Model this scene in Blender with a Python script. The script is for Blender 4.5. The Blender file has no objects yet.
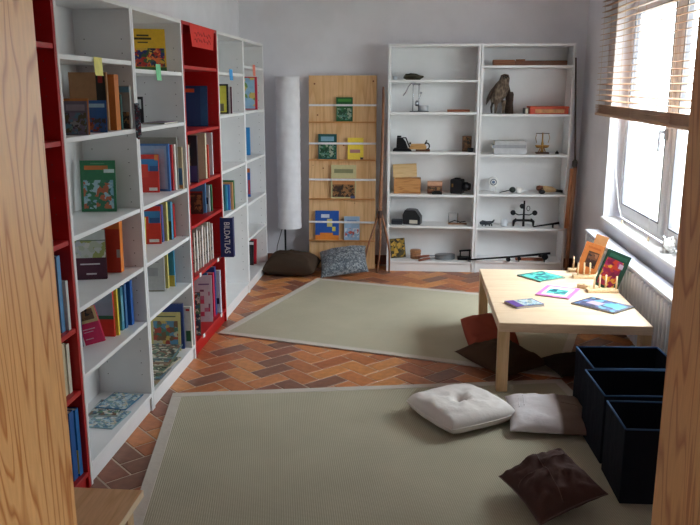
import bpy, bmesh, math, random
from mathutils import Vector, Matrix, noise
R = math.radians
PI = math.pi
SC = bpy.context.scene
COL = SC.collection
random.seed(7)
SKY = 34.0

# ------------------------------------------------------------------ camera, light, exposure
cam_d = bpy.data.cameras.new('camera')
cam_d.sensor_width = 36.0
cam_d.lens = 772.0 / 700.0 * 36.0
cam_d.clip_start = 0.02
cam = bpy.data.objects.new('camera', cam_d)
cam.location = (0, 0, 1.63)
cam.rotation_euler = (PI / 2 - 0.2195, 0.0, 0.0827)
COL.objects.link(cam)
SC.camera = cam

world = bpy.data.worlds.new('overcast_sky')
SC.world = world
world.use_nodes = True
wn = world.node_tree.nodes
# standard overcast sky: zenith three times as bright as the horizon
_l = world.node_tree.links
_tc = wn.new('ShaderNodeTexCoord'); _sp = wn.new('ShaderNodeSeparateXYZ'); _l.new(_tc.outputs['Generated'], _sp.inputs[0])
_cl = wn.new('ShaderNodeMath'); _cl.operation = 'MAXIMUM'; _cl.inputs[1].default_value = 0.0; _l.new(_sp.outputs['Z'], _cl.inputs[0])
_ma = wn.new('ShaderNodeMath'); _ma.operation = 'MULTIPLY_ADD'; _ma.inputs[1].default_value = 2.0 / 3.0; _ma.inputs[2].default_value = 1.0 / 3.0; _l.new(_cl.outputs[0], _ma.inputs[0])
_st = wn.new('ShaderNodeMath'); _st.operation = 'MULTIPLY'; _st.inputs[1].default_value = SKY; _l.new(_ma.outputs[0], _st.inputs[0])
_l.new(_st.outputs[0], wn['Background'].inputs['Strength'])
wn['Background'].inputs['Color'].default_value = (0.88, 0.94, 1.0, 1)

def portal(name, loc, rot, sx, sy):
    d = bpy.data.lights.new(name, 'AREA')
    d.shape = 'RECTANGLE'; d.size = sx; d.size_y = sy
    d.cycles.is_portal = True
    o = bpy.data.objects.new(name, d); o.location = loc; o.rotation_euler = rot
    COL.objects.link(o)
portal('window_portal', (1.86, 5.06, 1.45), (0, PI / 2, 0), 1.7, 2.3)          # faces -x, into the room
portal('added_window_portal', (2.16, -0.40, 1.5), (0, PI / 2, 0), 1.3, 1.2)    # faces -x, at the unseen hall window added to light the left lining
vs = SC.view_settings
vs.view_transform = 'Standard'; vs.look = 'None'; vs.gamma = 1.0; vs.use_curve_mapping = False
vs.exposure = 0.0
SC.cycles.max_bounces = 10
SC.cycles.diffuse_bounces = 6
SC.cycles.transparent_max_bounces = 24

# ------------------------------------------------------------------ materials
MATS = {}
def new_mat(name):
    m = bpy.data.materials.new(name); m.use_nodes = True
    nt = m.node_tree
    return m, nt, nt.nodes['Principled BSDF']
def N(nt, t, **kw):
    n = nt.nodes.new(t)
    for k, v in kw.items():
        if k.startswith('i_'):
            n.inputs[k[2:].replace('_', ' ')].default_value = v
        else: setattr(n, k, v)
    return n
def ramp(nt, stops, interp='LINEAR'):
    r = nt.nodes.new('ShaderNodeValToRGB'); cr = r.color_ramp; cr.interpolation = interp
    while len(cr.elements) < len(stops): cr.elements.new(0.5)
    for e, (p, c) in zip(cr.elements, stops):
        e.position = p; e.color = (*c, 1) if len(c) == 3 else c
    return r
def srgb(r, g, b):
    f = lambda c: (c / 255 / 12.92) if c / 255 <= 0.04045 else ((c / 255 + 0.055) / 1.055) ** 2.4
    return (f(r), f(g), f(b))
def coords(nt, scale=(1, 1, 1), rot=(0, 0, 0), kind='Object'):
    tc = nt.nodes.new('ShaderNodeTexCoord'); mp = nt.nodes.new('ShaderNodeMapping')
    mp.inputs['Scale'].default_value = scale; mp.inputs['Rotation'].default_value = rot
    nt.links.new(tc.outputs[kind], mp.inputs['Vector'])
    return mp.outputs['Vector']
def plain(rgb, rough=0.5, metal=0.0, var=0.06, scale=30.0, bump=0.0, spec=0.4):
    """painted or printed surface with faint mottling"""
    key = ('plain', rgb, rough, metal, var, scale, bump)
    if key in MATS: return MATS[key]
    m, nt, b = new_mat('paint_%d_%d_%d' % rgb)
    c = srgb(*rgb)
    n = N(nt, 'ShaderNodeTexNoise', i_Scale=scale, i_Detail=3.0)
    nt.links.new(coords(nt), n.inputs['Vector'])
    lo = tuple(x * (1 - var) for x in c); hi = tuple(min(1, x * (1 + var)) for x in c)
    r = ramp(nt, [(0.35, lo), (0.65, hi)])
    nt.links.new(n.outputs['Fac'], r.inputs['Fac'])
    nt.links.new(r.outputs['Color'], b.inputs['Base Color'])
    b.inputs['Roughness'].default_value = rough; b.inputs['Metallic'].default_value = metal
    b.inputs['Specular IOR Level'].default_value = spec
    if bump:
        bp = N(nt, 'ShaderNodeBump', i_Strength=bump, i_Distance=0.01)
        nt.links.new(n.outputs['Fac'], bp.inputs['Height']); nt.links.new(bp.outputs['Normal'], b.inputs['Normal'])
    MATS[key] = m
    return m
def fabric(rgb, var=0.12, scale=400, bump=0.25):
    key = ('fab', rgb, var, scale)
    if key in MATS: return MATS[key]
    m, nt, b = new_mat('fabric_%d_%d_%d' % rgb)
    c = srgb(*rgb)
    v = coords(nt)
    n = N(nt, 'ShaderNodeTexNoise', i_Scale=scale, i_Detail=2.0); nt.links.new(v, n.inputs['Vector'])
    r = ramp(nt, [(0.3, tuple(x * (1 - var) for x in c)), (0.7, tuple(min(1, x * (1 + var)) for x in c))])
    nt.links.new(n.outputs['Fac'], r.inputs['Fac']); nt.links.new(r.outputs['Color'], b.inputs['Base Color'])
    b.inputs['Roughness'].default_value = 0.9; b.inputs['Specular IOR Level'].default_value = 0.15
    n2 = N(nt, 'ShaderNodeTexNoise', i_Scale=14.0, i_Detail=4.0); nt.links.new(v, n2.inputs['Vector'])
    bp = N(nt, 'ShaderNodeBump', i_Strength=bump, i_Distance=0.02)
    nt.links.new(n2.outputs['Fac'], bp.inputs['Height']); nt.links.new(bp.outputs['Normal'], b.inputs['Normal'])
    MATS[key] = m
    return m
def wood(name, light, dark, axis='z', scale=1.0, rough=0.45, streak=16.0, dist=2.2, mid=0.55, ring=9.0, sq=0.07):
    """long-grained wood; axis is the grain direction in object space"""
    key = ('wood', name)
    if key in MATS: return MATS[key]
    m, nt, b = new_mat('wood_' + name)
    st = {'x': (sq, 1, 1), 'y': (1, sq, 1), 'z': (1, 1, sq)}[axis]
    v = coords(nt, tuple(s * scale for s in st))
    n = N(nt, 'ShaderNodeTexNoise', i_Scale=3.2, i_Detail=2.0, i_Distortion=dist * 0.15); nt.links.new(v, n.inputs['Vector'])
    ml = N(nt, 'ShaderNodeMath', operation='MULTIPLY'); ml.inputs[1].default_value = ring
    nt.links.new(n.outputs['Fac'], ml.inputs[0])
    fr = N(nt, 'ShaderNodeMath', operation='FRACT'); nt.links.new(ml.outputs[0], fr.inputs[0])
    r = ramp(nt, [(0.0, srgb(*light)), (mid, srgb(*light)), (0.86, srgb(*dark)), (1.0, srgb(*light))])
    nt.links.new(fr.outputs[0], r.inputs['Fac'])
    n2 = N(nt, 'ShaderNodeTexNoise', i_Scale=streak * 4, i_Detail=3.0); nt.links.new(v, n2.inputs['Vector'])
    r2 = ramp(nt, [(0.3, (0.86, 0.84, 0.82)), (0.7, (1, 1, 1))]); nt.links.new(n2.outputs['Fac'], r2.inputs['Fac'])
    mx = N(nt, 'ShaderNodeMixRGB', blend_type='MULTIPLY'); mx.inputs['Fac'].default_value = 1.0
    nt.links.new(r.outputs['Color'], mx.inputs['Color1']); nt.links.new(r2.outputs['Color'], mx.inputs['Color2'])
    nt.links.new(mx.outputs['Color'], b.inputs['Base Color'])
    b.inputs['Roughness'].default_value = rough; b.inputs['Specular IOR Level'].default_value = 0.35
    MATS[key] = m
    return m
def picture(name, cols, scale=22.0, rnd=1.0, noisy=0.5):
    """flat printed picture: patches of the given colours"""
    key = ('pic', name)
    if key in MATS: return MATS[key]
    m, nt, b = new_mat('print_' + name)
    v = coords(nt)
    nz = N(nt, 'ShaderNodeTexNoise', i_Scale=scale * 0.9, i_Detail=2.0); nt.links.new(v, nz.inputs['Vector'])
    mixv = N(nt, 'ShaderNodeMixRGB', blend_type='LINEAR_LIGHT'); mixv.inputs['Fac'].default_value = 0.04 * noisy
    nt.links.new(v, mixv.inputs['Color1']); nt.links.new(nz.outputs['Color'], mixv.inputs['Color2'])
    vo = N(nt, 'ShaderNodeTexVoronoi', i_Scale=scale, i_Randomness=rnd); nt.links.new(mixv.outputs['Color'], vo.inputs['Vector'])
    sp = N(nt, 'ShaderNodeSeparateColor'); nt.links.new(vo.outputs['Color'], sp.inputs['Color'])
    k = len(cols)
    r = ramp(nt, [(i / k, srgb(*c)) for i, c in enumerate(cols)], 'CONSTANT')
    nt.links.new(sp.outputs['Red'], r.inputs['Fac']); nt.links.new(r.outputs['Color'], b.inputs['Base Color'])
    b.inputs['Roughness'].default_value = 0.4
    MATS[key] = m
    return m
def metal(rgb, rough=0.3):
    return plain(rgb, rough, 1.0, 0.05, 40)

WHITE = plain((227, 227, 228), 0.42, var=0.02, scale=8)
RED = plain((172, 22, 24), 0.4, var=0.04, scale=8)
WALLM = plain((229, 228, 234), 0.9, var=0.025, scale=5, bump=0.05, spec=0.1)
CEILM = plain((236, 235, 236), 0.9, var=0.02, scale=5, spec=0.1)
PAGES = plain((226, 218, 200), 0.8, var=0.08, scale=300)
BLACK = plain((22, 22, 26), 0.45)
DARKWOOD = wood('dark', (92, 58, 40), (58, 36, 26), 'x', 3)
IRON = plain((30, 30, 34), 0.4, 0.6)
STEEL = metal((180, 182, 188), 0.25)
BRASS = metal((170, 130, 70), 0.35)
PINE = wood('pine_jamb', (208, 156, 102), (168, 104, 54), 'z', 2.6, 0.36, 16, 4.0, 0.62, 17, 0.13)
BIRCH = wood('birch', (238, 211, 180), (229, 198, 164), 'x', 2.5, 0.32, 20, 2.0, 0.4, 6)
BIRCHZ = wood('birch_upright', (224, 190, 146), (212, 174, 128), 'z', 2.5, 0.4, 20, 2.0, 0.4, 6)
BOARDPINE = wood('pine_board', (228, 186, 138), (214, 168, 116), 'z', 2.0, 0.5, 16, 2.0, 0.5, 8)
TOOLWOOD = wood('tool', (150, 104, 76), (112, 74, 54), 'z', 4)
BOXWOOD = wood('box', (196, 142, 88), (168, 112, 64), 'x', 5)
LIGHTWOOD = wood('light_wood', (226, 198, 158), (206, 172, 128), 'y', 5)

# ------------------------------------------------------------------ mesh helpers
class MB:
    def __init__(s): s.bm = bmesh.new(); s.mi = 0
    def _new(s, n0):
        s.bm.faces.ensure_lookup_table()
        for f in s.bm.faces[n0:]: f.material_index = s.mi
    def box(s, x0, x1, y0, y1, z0, z1, bev=0.0, M=None, seg=1):
        n0 = len(s.bm.faces)
        mt = Matrix.Translation(((x0 + x1) / 2, (y0 + y1) / 2, (z0 + z1) / 2)) @ Matrix.Diagonal((abs(x1 - x0), abs(y1 - y0), abs(z1 - z0), 1))
        if M is not None: mt = M @ mt
        r = bmesh.ops.create_cube(s.bm, size=1.0, matrix=mt)
        if bev:
            ed = list({e for v in r['verts'] for e in v.link_edges})
            bmesh.ops.bevel(s.bm, geom=ed, offset=bev, segments=seg, affect='EDGES', clamp_overlap=True)
        s._new(n0); return s
    def tube(s, pts, rad, n=10, caps=True, flat=None):
        pts = [Vector(p) for p in pts]
        if not hasattr(rad, '__len__'): rad = [rad] * len(pts)
        rings = []; prev = None
        for i, p in enumerate(pts):
            t = (pts[min(i + 1, len(pts) - 1)] - pts[max(i - 1, 0)])
            if t.length < 1e-9: t = Vector((0, 0, 1))
            t.normalize()
            if prev is None:
                up = Vector((0, 0, 1)) if abs(t.z) < 0.9 else Vector((1, 0, 0))
                a = t.cross(up).normalized()
            else:
                a = (prev - t * prev.dot(t)).normalized()
            prev = a; b = t.cross(a)
            fl = flat or 1.0
            rings.append([s.bm.verts.new(p + (a * math.cos(2 * PI * k / n) + b * math.sin(2 * PI * k / n) * fl) * rad[i]) for k in range(n)])
        for A, B in zip(rings, rings[1:]):
            for k in range(n):
                f = s.bm.faces.new((A[k], A[(k + 1) % n], B[(k + 1) % n], B[k])); f.material_index = s.mi; f.smooth = True
        if caps:
            for q in (rings[0][::-1], rings[-1]):
                f = s.bm.faces.new(q); f.material_index = s.mi
        return s
    def ring(s, c, rx, ry, r, n=24, m=8, axis='z', M=None):
        """closed torus-like loop"""
        c = Vector(c); P = []
        for k in range(n):
            a = 2 * PI * k / n
            if axis == 'z': d = Vector((rx * math.cos(a), ry * math.sin(a), 0)); nn = Vector((0, 0, 1))
            elif axis == 'y': d = Vector((rx * math.cos(a), 0, ry * math.sin(a))); nn = Vector((0, 1, 0))
            else: d = Vector((0, rx * math.cos(a), ry * math.sin(a))); nn = Vector((1, 0, 0))
            P.append([s.bm.verts.new(c + d + d.normalized() * r * math.cos(2 * PI * j / m) + nn * r * math.sin(2 * PI * j / m)) for j in range(m)])
        for k in range(n):
            A, B = P[k], P[(k + 1) % n]
            for j in range(m):
                f = s.bm.faces.new((A[j], B[j], B[(j + 1) % m], A[(j + 1) % m])); f.material_index = s.mi; f.smooth = True
        return s
    def lathe(s, prof, c=(0, 0, 0), n=24, axis='z'):
        c = Vector(c); rings = []
        for r, h in prof:
            ring = []
            for k in range(n):
                a = 2 * PI * k / n; x, y = r * math.cos(a), r * math.sin(a)
                v = (x, y, h) if axis == 'z' else ((x, h, y) if axis == 'y' else (h, x, y))
                ring.append(s.bm.verts.new(c + Vector(v)))
            rings.append(ring)
        for A, B in zip(rings, rings[1:]):
            for k in range(n):
                f = s.bm.faces.new((A[k], A[(k + 1) % n], B[(k + 1) % n], B[k])); f.material_index = s.mi; f.smooth = True
        for q in (rings[0][::-1], rings[-1]):
            if len(q) > 2:
                f = s.bm.faces.new(q); f.material_index = s.mi
        return s
    def ball(s, c, r, n=14):
        r = r if hasattr(r, '__len__') else (r, r, r)
        n0 = len(s.bm.faces)
        bmesh.ops.create_uvsphere(s.bm, u_segments=n, v_segments=max(6, n * 2 // 3), radius=1.0,
                                  matrix=Matrix.Translation(c) @ Matrix.Diagonal((*r, 1)))
        s.bm.faces.ensure_lookup_table()
        for f in s.bm.faces[n0:]: f.smooth = True; f.material_index = s.mi
        return s
    def prism(s, poly, d0, d1, axis='y'):
        """extrude a 2-D outline; axis y: poly in (x,z), axis x: poly in (y,z), axis z: poly in (x,y)"""
        def P(a, b, d): return (a, d, b) if axis == 'y' else ((d, a, b) if axis == 'x' else (a, b, d))
        A = [s.bm.verts.new(P(a, b, d0)) for a, b in poly]; B = [s.bm.verts.new(P(a, b, d1)) for a, b in poly]
        n = len(poly); n0 = len(s.bm.faces)
        s.bm.faces.new(A); s.bm.faces.new(B[::-1])
        for k in range(n): s.bm.faces.new((A[(k + 1) % n], A[k], B[k], B[(k + 1) % n]))
        s._new(n0); return s
    def build(s, name, mat, parent=None, loc=None, rot=None):
        bmesh.ops.recalc_face_normals(s.bm, faces=s.bm.faces)
        me = bpy.data.meshes.new(name); s.bm.to_mesh(me); s.bm.free()
        for m in (mat if isinstance(mat, (list, tuple)) else [mat]): me.materials.append(m)
        return link(name, me, parent, loc, rot)
def link(name, me, parent=None, loc=None, rot=None):
    o = bpy.data.objects.new(name, me); COL.objects.link(o)
    if parent: o.parent = parent
    if loc: o.location = loc
    if rot: o.rotation_euler = rot
    return o
def tag(o, label, cat=None, group=None, kind=None):
    o['label'] = label
    if cat: o['category'] = cat
    if group: o['group'] = group
    if kind: o['kind'] = kind
    return o
def thing(name, label, cat, loc=(0, 0, 0), rot=(0, 0, 0), group=None):
    o = bpy.data.objects.new(name, None); o.empty_display_size = 0.05
    COL.objects.link(o); o.location = loc
    o.rotation_euler = rot if hasattr(rot, '__len__') else (0, 0, rot)
    return tag(o, label, cat, group)
def struct(o, label): o['kind'] = 'structure'; o['label'] = label; return o

# ------------------------------------------------------------------ the room
XL, XR, YB, YF, ZC = -1.618, 1.5, 7.236, 1.08, 2.65
def tile_material(island):
    m, nt, b = new_mat('terracotta_loose' if island else 'terracotta')
    if island:
        g = N(nt, 'ShaderNodeNewGeometry'); rnd = g.outputs['Random Per Island']
    else:
        g = N(nt, 'ShaderNodeObjectInfo'); rnd = g.outputs['Random']
    r = ramp(nt, [(0, srgb(206, 130, 78)), (0.18, srgb(178, 104, 64)), (0.36, srgb(138, 92, 72)), (0.52, srgb(216, 144, 84)), (0.72, srgb(150, 92, 70)), (0.86, srgb(190, 116, 70))], 'CONSTANT')
    nt.links.new(rnd, r.inputs['Fac'])
    v = coords(nt)
    n = N(nt, 'ShaderNodeTexNoise', i_Scale=26.0, i_Detail=5.0); nt.links.new(v, n.inputs['Vector'])
    r2 = ramp(nt, [(0.3, (0.72, 0.7, 0.7)), (0.7, (1, 1, 1))]); nt.links.new(n.outputs['Fac'], r2.inputs['Fac'])
    mx = N(nt, 'ShaderNodeMixRGB', blend_type='MULTIPLY'); mx.inputs['Fac'].default_value = 1
    nt.links.new(r.outputs['Color'], mx.inputs['Color1']); nt.links.new(r2.outputs['Color'], mx.inputs['Color2'])
    nt.links.new(mx.outputs['Color'], b.inputs['Base Color'])
    b.inputs['Roughness'].default_value = 0.42; b.inputs['Specular IOR Level'].default_value = 0.45
    bp = N(nt, 'ShaderNodeBump', i_Strength=0.08, i_Distance=0.005)
    nt.links.new(n.outputs['Fac'], bp.inputs['Height']); nt.links.new(bp.outputs['Normal'], b.inputs['Normal'])
    return m
floor = struct(MB().box(-2.4, 2.2, -2.4, 7.4, -0.12, -0.0025).build('floor', plain((196, 176, 158), 0.9, var=0.1, scale=60)),
               'terracotta floor laid in diagonal herringbone between the shelves')

# rugs (corner, direction of long side in degrees, length, width)
RUGS = [((-1.324, 4.965), -16.6, 2.30, 1.70), ((-1.299, 3.885), 10.2, 2.20, -1.75)]
def in_rug(x, y, mrg):
    for (cx, cy), a, L, W in RUGS:
        c, s = math.cos(R(a)), math.sin(R(a)); dx, dy = x - cx, y - cy
        u, v = dx * c + dy * s, -dx * s + dy * c
        lo, hi = (0, W) if W > 0 else (W, 0)
        if mrg < u < L - mrg and lo + mrg < v < hi - mrg: return True
    return False
# herringbone tiles at 45 degrees, module 0.12 x 0.24
TW = 0.12; JT = 0.0045
TO = Vector((-1.202, 4.174)); UX = Vector((math.cos(PI / 4), math.sin(PI / 4))); VX = Vector((-UX.y, UX.x))
def tile_mesh(bm, M):
    mt = M @ Matrix.Translation((0, 0, -0.005)) @ Matrix.Diagonal((2 * TW - 2 * JT, TW - 2 * JT, 0.010, 1))
    r = bmesh.ops.create_cube(bm, size=1.0, matrix=mt)
    ed = [e for e in {e for v in r['verts'] for e in v.link_edges} if all(abs((M.inverted() @ v.co).z) < 1e-5 for v in e.verts)]
    bmesh.ops.bevel(bm, geom=ed, offset=0.0018, segments=1, affect='EDGES')
tb = bmesh.new(); tile_mesh(tb, Matrix.Identity(4))
tile_me = bpy.data.meshes.new('floor_tile'); tb.to_mesh(tile_me); tb.free(); tile_me.materials.append(tile_material(False))
seen_t, rest_t = [], []
for i in range(-60, 60):
    for j in range(-40, 40):
        a, b = i + 2 * j, i - 2 * j
        for (u0, v0, rot) in (((a + 1.0), (b + 0.5), PI / 4), ((a + 2.5), (b + 0.0), PI * 0.75)):
            p = TO + UX * (u0 * TW) + VX * (v0 * TW)
            if not (XL + 0.02 < p.x < XR + 0.05 and 1.15 < p.y < YB): continue
            vis = p.x > -1.43 and p.x < 1.45 and p.y > 2.35 and not in_rug(p.x, p.y, 0.13) and not (p.x > 0.9 and p.y < 4.2)
            (seen_t if vis else rest_t).append((p.x, p.y, rot))
seen_t.sort(key=lambda q: q[0] ** 2 + q[1] ** 2)
rest_t += seen_t[300:]; seen_t = seen_t[:300]
for x, y, rot in seen_t:
    link('floor_tile', tile_me, floor, (x, y, 0), (0, 0, rot))
tb = bmesh.new()
for x, y, rot in rest_t:
    tile_mesh(tb, Matrix.Translation((x, y, 0)) @ Matrix.Rotation(rot, 4, 'Z'))
me = bpy.data.meshes.new('covered_floor_tiles'); tb.to_mesh(me); tb.free(); me.materials.append(tile_material(True))
o = link('covered_floor_tiles', me, floor); o['kind'] = 'stuff'

gd = MB()
gd.box(2.3, 30, -14, 30, -0.6, -0.5)
tag(gd.build('ground', plain((120, 122, 112), 0.9, var=0.15, scale=2)), 'grey outdoor ground beyond the window', kind='structure')
struct(MB().box(-1.80, XL, 0.80, 7.40, 0, ZC).build('wall_left', WALLM), 'pale lavender plaster wall behind the long row of bookcases')
struct(MB().box(XL, 1.85, YB, 7.40, 0, ZC).build('wall_back', WALLM), 'pale lavender plaster wall at the far end')
WY0, WY1, WZ0, WZ1 = 3.92, 6.20, 0.63, 2.30
w = MB()
w.box(XR, 1.85, 0.80, WY0, 0, ZC); w.box(XR, 1.85, WY1, YB, 0, ZC)
w.box(XR, 1.85, WY0, WY1, 0, WZ0); w.box(XR, 1.85, WY0, WY1, WZ1, ZC)
struct(w.build('wall_right', WALLM), 'pale plaster wall with the deep window opening')
w = MB()
w.box(XL, -0.564, 0.80, YF, 0, ZC); w.box(0.397, XR, 0.80, YF, 0, ZC); w.box(-0.564, 0.397, 0.80, YF, 2.08, ZC)
struct(w.build('wall_front', WALLM), 'plaster wall around the pine lined doorway')
struct(MB().box(-1.80, 1.85, 0.80, 7.40, ZC, ZC + 0.1).build('ceiling', CEILM), 'white plaster ceiling over the reading room')
# hall behind the doorway
w = MB()
w.box(-2.4, -2.2, -2.4, 0.80, 0, ZC); w.box(2.0, 2.2, -2.4, -1.0, 0, ZC); w.box(2.0, 2.2, 0.2, 0.80, 0, ZC)
w.box(2.0, 2.2, -1.0, 0.2, 0, 0.85); w.box(2.0, 2.2, -1.0, 0.2, 2.15, ZC); w.box(-2.2, 2.0, -2.4, -2.2, 0, ZC)
w.box(-2.2, -1.80, 0.6, 0.80, 0, ZC); w.box(1.85, 2.0, 0.6, 0.8, 0, ZC)
struct(w.build('wall_hall', CEILM), 'plaster walls of the hall in front of the doorway')
struct(MB().box(-2.4, 2.2, -2.4, 0.80, ZC, ZC + 0.1).build('ceiling_hall', CEILM), 'white ceiling of the hall in front of the doorway')
# pine door lining
struct(MB().box(-0.564, -0.534, 0.76, 1.09, 0, 2.08, 0.002).build('trim_1', PINE), 'wide pine door lining with bold vertical grain at left edge')
struct(MB().box(0.367, 0.397, 0.76, 1.09, 0, 2.08, 0.002).build('trim_2', PINE), 'shaded orange pine door lining at right edge')
struct(MB().box(-0.534, 0.367, 0.76, 1.09, 2.05, 2.08, 0.002).build('trim_3', PINE), 'pine door lining board over the doorway')
BASEM = plain((112, 66, 48), 0.5, var=0.15, scale=20)
struct(MB().box(XL, XR, YB - 0.012, YB, 0, 0.09, 0.002).build('baseboard_back', BASEM), 'brown terracotta skirting along the far wall')
struct(MB().box(XR - 0.012, XR, 1.2, YB - 0.012, 0, 0.09, 0.002).build('baseboard_right', BASEM), 'brown terracotta skirting below the window wall')

# ------------------------------------------------------------------ window
PVC = plain((232, 232, 238), 0.3, var=0.01)
def glass_mat():
    m = bpy.data.materials.new('window_glass'); m.use_nodes = True; nt = m.node_tree
    nt.nodes.remove(nt.nodes['Principled BSDF'])
    t = N(nt, 'ShaderNodeBsdfTransparent'); g = N(nt, 'ShaderNodeBsdfGlossy'); g.inputs['Roughness'].default_value = 0.02
    t.inputs['Color'].default_value = (0.95, 0.97, 0.96, 1)
    mx = N(nt, 'ShaderNodeMixShader'); mx.inputs[0].default_value = 0.05
    nt.links.new(t.outputs[0], mx.inputs[1]); nt.links.new(g.outputs[0], mx.inputs[2])
    nt.links.new(mx.outputs[0], nt.nodes['Material Output'].inputs['Surface'])
    return m
GLASS = glass_mat()
win = thing('window_1', 'white two-sash window with blown bright panes behind the blind', 'window', (1.66, 5.06, 0.66))
win['kind'] = 'structure'
def frame_rect(mb, y0, y1, z0, z1, w, x0, x1, bev=0.006):
    mb.box(x0, x1, y0, y0 + w, z0, z1, bev); mb.box(x0, x1, y1 - w, y1, z0, z1, bev)
    mb.box(x0, x1, y0 + w, y1 - w, z0, z0 + w, bev); mb.box(x0, x1, y0 + w, y1 - w, z1 - w, z1, bev)
f = MB(); frame_rect(f, -1.135, 1.135, 0.0, 1.635, 0.055, -0.035, 0.035); f.box(-0.035, 0.035, -0.035, 0.035, 0.055, 1.58, 0.004)
f.build('frame', PVC, win)
for s in (-1, 1):
    y0, y1 = (0.03, 1.095) if s > 0 else (-1.095, -0.03)
    f = MB(); frame_rect(f, y0, y1, 0.04, 1.595, 0.075, -0.055, 0.01)
    sash = f.build('sash', PVC, win)
    f = MB(); frame_rect(f, y0 + 0.07, y1 - 0.07, 0.11, 1.525, 0.012, -0.058, -0.02, 0.002)
    f.build('gasket', plain((120, 120, 126), 0.6), sash)
    MB().box(-0.025, -0.019, y0 + 0.07, y1 - 0.07, 0.11, 1.525).build('pane', GLASS, sash)
h = MB(); h.box(-0.075, -0.055, 0.055, 0.082, 0.66, 0.73, 0.004); h.box(-0.10, -0.075, 0.06, 0.076, 0.70, 0.72); h.box(-0.112, -0.095, 0.06, 0.077, 0.585, 0.72, 0.004)
h.build('handle', metal((200, 200, 205), 0.35), win)
sill = MB().box(1.478, 1.63, WY0, WY1, 0.63, 0.656, 0.004, seg=2)
struct(sill.build('trim_4', plain((236, 234, 232), 0.35, var=0.02)), 'white window sill board below the bright window')
hw = thing('added_hall_window', 'plain white unseen hall window added to light the left lining', 'window', (2.1, -0.4, 0.85)); hw['kind'] = 'structure'; hw.rotation_euler = (0, 0, PI / 2)  # unseen window, added so daylight falls on the left door lining
f = MB()
f.box(-0.6, -0.54, -0.03, 0.03, 0, 1.3); f.box(0.54, 0.6, -0.03, 0.03, 0, 1.3); f.box(-0.54, 0.54, -0.03, 0.03, 0, 0.06); f.box(-0.54, 0.54, -0.03, 0.03, 1.24, 1.3)
f.build('frame', PVC, hw)
MB().box(-0.54, 0.54, -0.003, 0.003, 0.06, 1.24).build('pane', GLASS, hw)

# venetian blind in front of the window
SLAT = wood('slat', (196, 158, 126), (176, 134, 104), 'y', 3.0)
blind = thing('venetian_blind', 'wooden slatted blind half lowered over the bright window', 'blind', (1.452, 5.27, 1.43))
BY0, BY1 = -1.50, 1.14
blind.rotation_euler = (R(0.45), 0, 0)
slm = MB().box(-0.024, 0.024, BY0, BY1, -0.0015, 0.0015, 0.0008)
slo = slm.build('slat', SLAT, blind)
zs = [0.115 + 0.0415 * k for k in range(22)]
slo.location = (0, 0, zs[0]); slo.rotation_euler = (0, R(-8), 0)
for k, z in enumerate(zs[1:]):
    c = slo.copy(); COL.objects.link(c); c.parent = blind
    c.location = (random.uniform(-.001, .001), random.uniform(-.004, .004), z); c.rotation_euler = (R(random.uniform(-.15, .15)), R(-8 + random.uniform(-2, 2)), 0)
for k in range(9):                                     # slats gathered on the bottom rail
    c = slo.copy(); COL.objects.link(c); c.parent = blind
    c.location = (random.uniform(-.003, .003), random.uniform(-.01, .01), 0.028 + 0.0065 * k); c.rotation_euler = (0, R(random.uniform(-3, 3)), 0)
MB().box(-0.026, 0.026, BY0, BY1, 0.0, 0.022, 0.004).build('bottom_rail', SLAT, blind)
MB().box(-0.03, 0.03, BY0, BY1, 1.04, 1.10, 0.003).build('head_rail', SLAT, blind)
for y in (BY0 + 0.2, -0.72, 0.1, 0.62, BY1 - 0.12):
    t = MB()
    for x in (-0.0255, 0.0255): t.tube([(x, y, 0.02), (x, y, 1.04)], 0.0012, 5)
    t.build('ladder_cord', plain((210, 190, 165), 0.8), blind)
# pull cords of the blind, hanging to the sill
for nm, pts, tz in (('window', [(1.50, 5.98, 1.43), (1.51, 5.97, 1.05), (1.52, 5.83, 0.78), (1.53, 5.75, 0.70)], 'curved white pull cord hanging beside the window reveal'),
                    ('sash', [(1.52, 5.10, 1.43), (1.525, 5.10, 0.9), (1.53, 5.09, 0.70)], 'straight white pull cord ending above the sill middle')):
    c = thing('pull_cord', tz, 'cord', pts[-1], 0, 'pull cords of the blind')
    P0 = Vector(pts[-1]); rel = [tuple(Vector(p) - P0) for p in pts]
    MB().tube(rel, 0.0016, 6).build('cord', plain((238, 236, 232), 0.7), c)
    MB().lathe([(0.002, 0.0), (0.006, -0.006), (0.007, -0.025), (0.004, -0.032)], n=10).build('tassel', plain((222, 196, 160), 0.5), c)
# white ceramic piglet on the sill
pg = thing('ceramic_pig', 'small white ceramic pig standing on the window sill', 'figurine', (1.575, 4.80, 0.656), R(235)); pg.scale = (0.85, 0.85, 0.85)
b = MB(); b.ball((0, 0, 0.062), (0.068, 0.048, 0.046), 20); b.ball((0.062, 0, 0.075), (0.034, 0.034, 0.034), 16); b.lathe([(0.0001, 0.112), (0.013, 0.111), (0.014, 0.09), (0.0001, 0.085)], (0, 0, 0.07), 12, 'x')
for x in (-0.035, 0.035):
    for y in (-0.024, 0.024): b.tube([(x, y, 0.0), (x, y, 0.04)], [0.012, 0.016], 10)
CER = plain((236, 234, 230), 0.2, var=0.02)
b.build('body', CER, pg)
for y in (-1, 1): MB().tube([(0.052, y * 0.02, 0.1), (0.06, y * 0.03, 0.122), (0.072, y * 0.032, 0.118)], [0.012, 0.010, 0.003], 8, flat=0.5).build('ear', CER, pg)
MB().tube([(-0.066, 0, 0.07), (-0.078, 0.008, 0.078), (-0.08, -0.006, 0.088)], 0.003, 6).build('tail', CER, pg)

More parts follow.
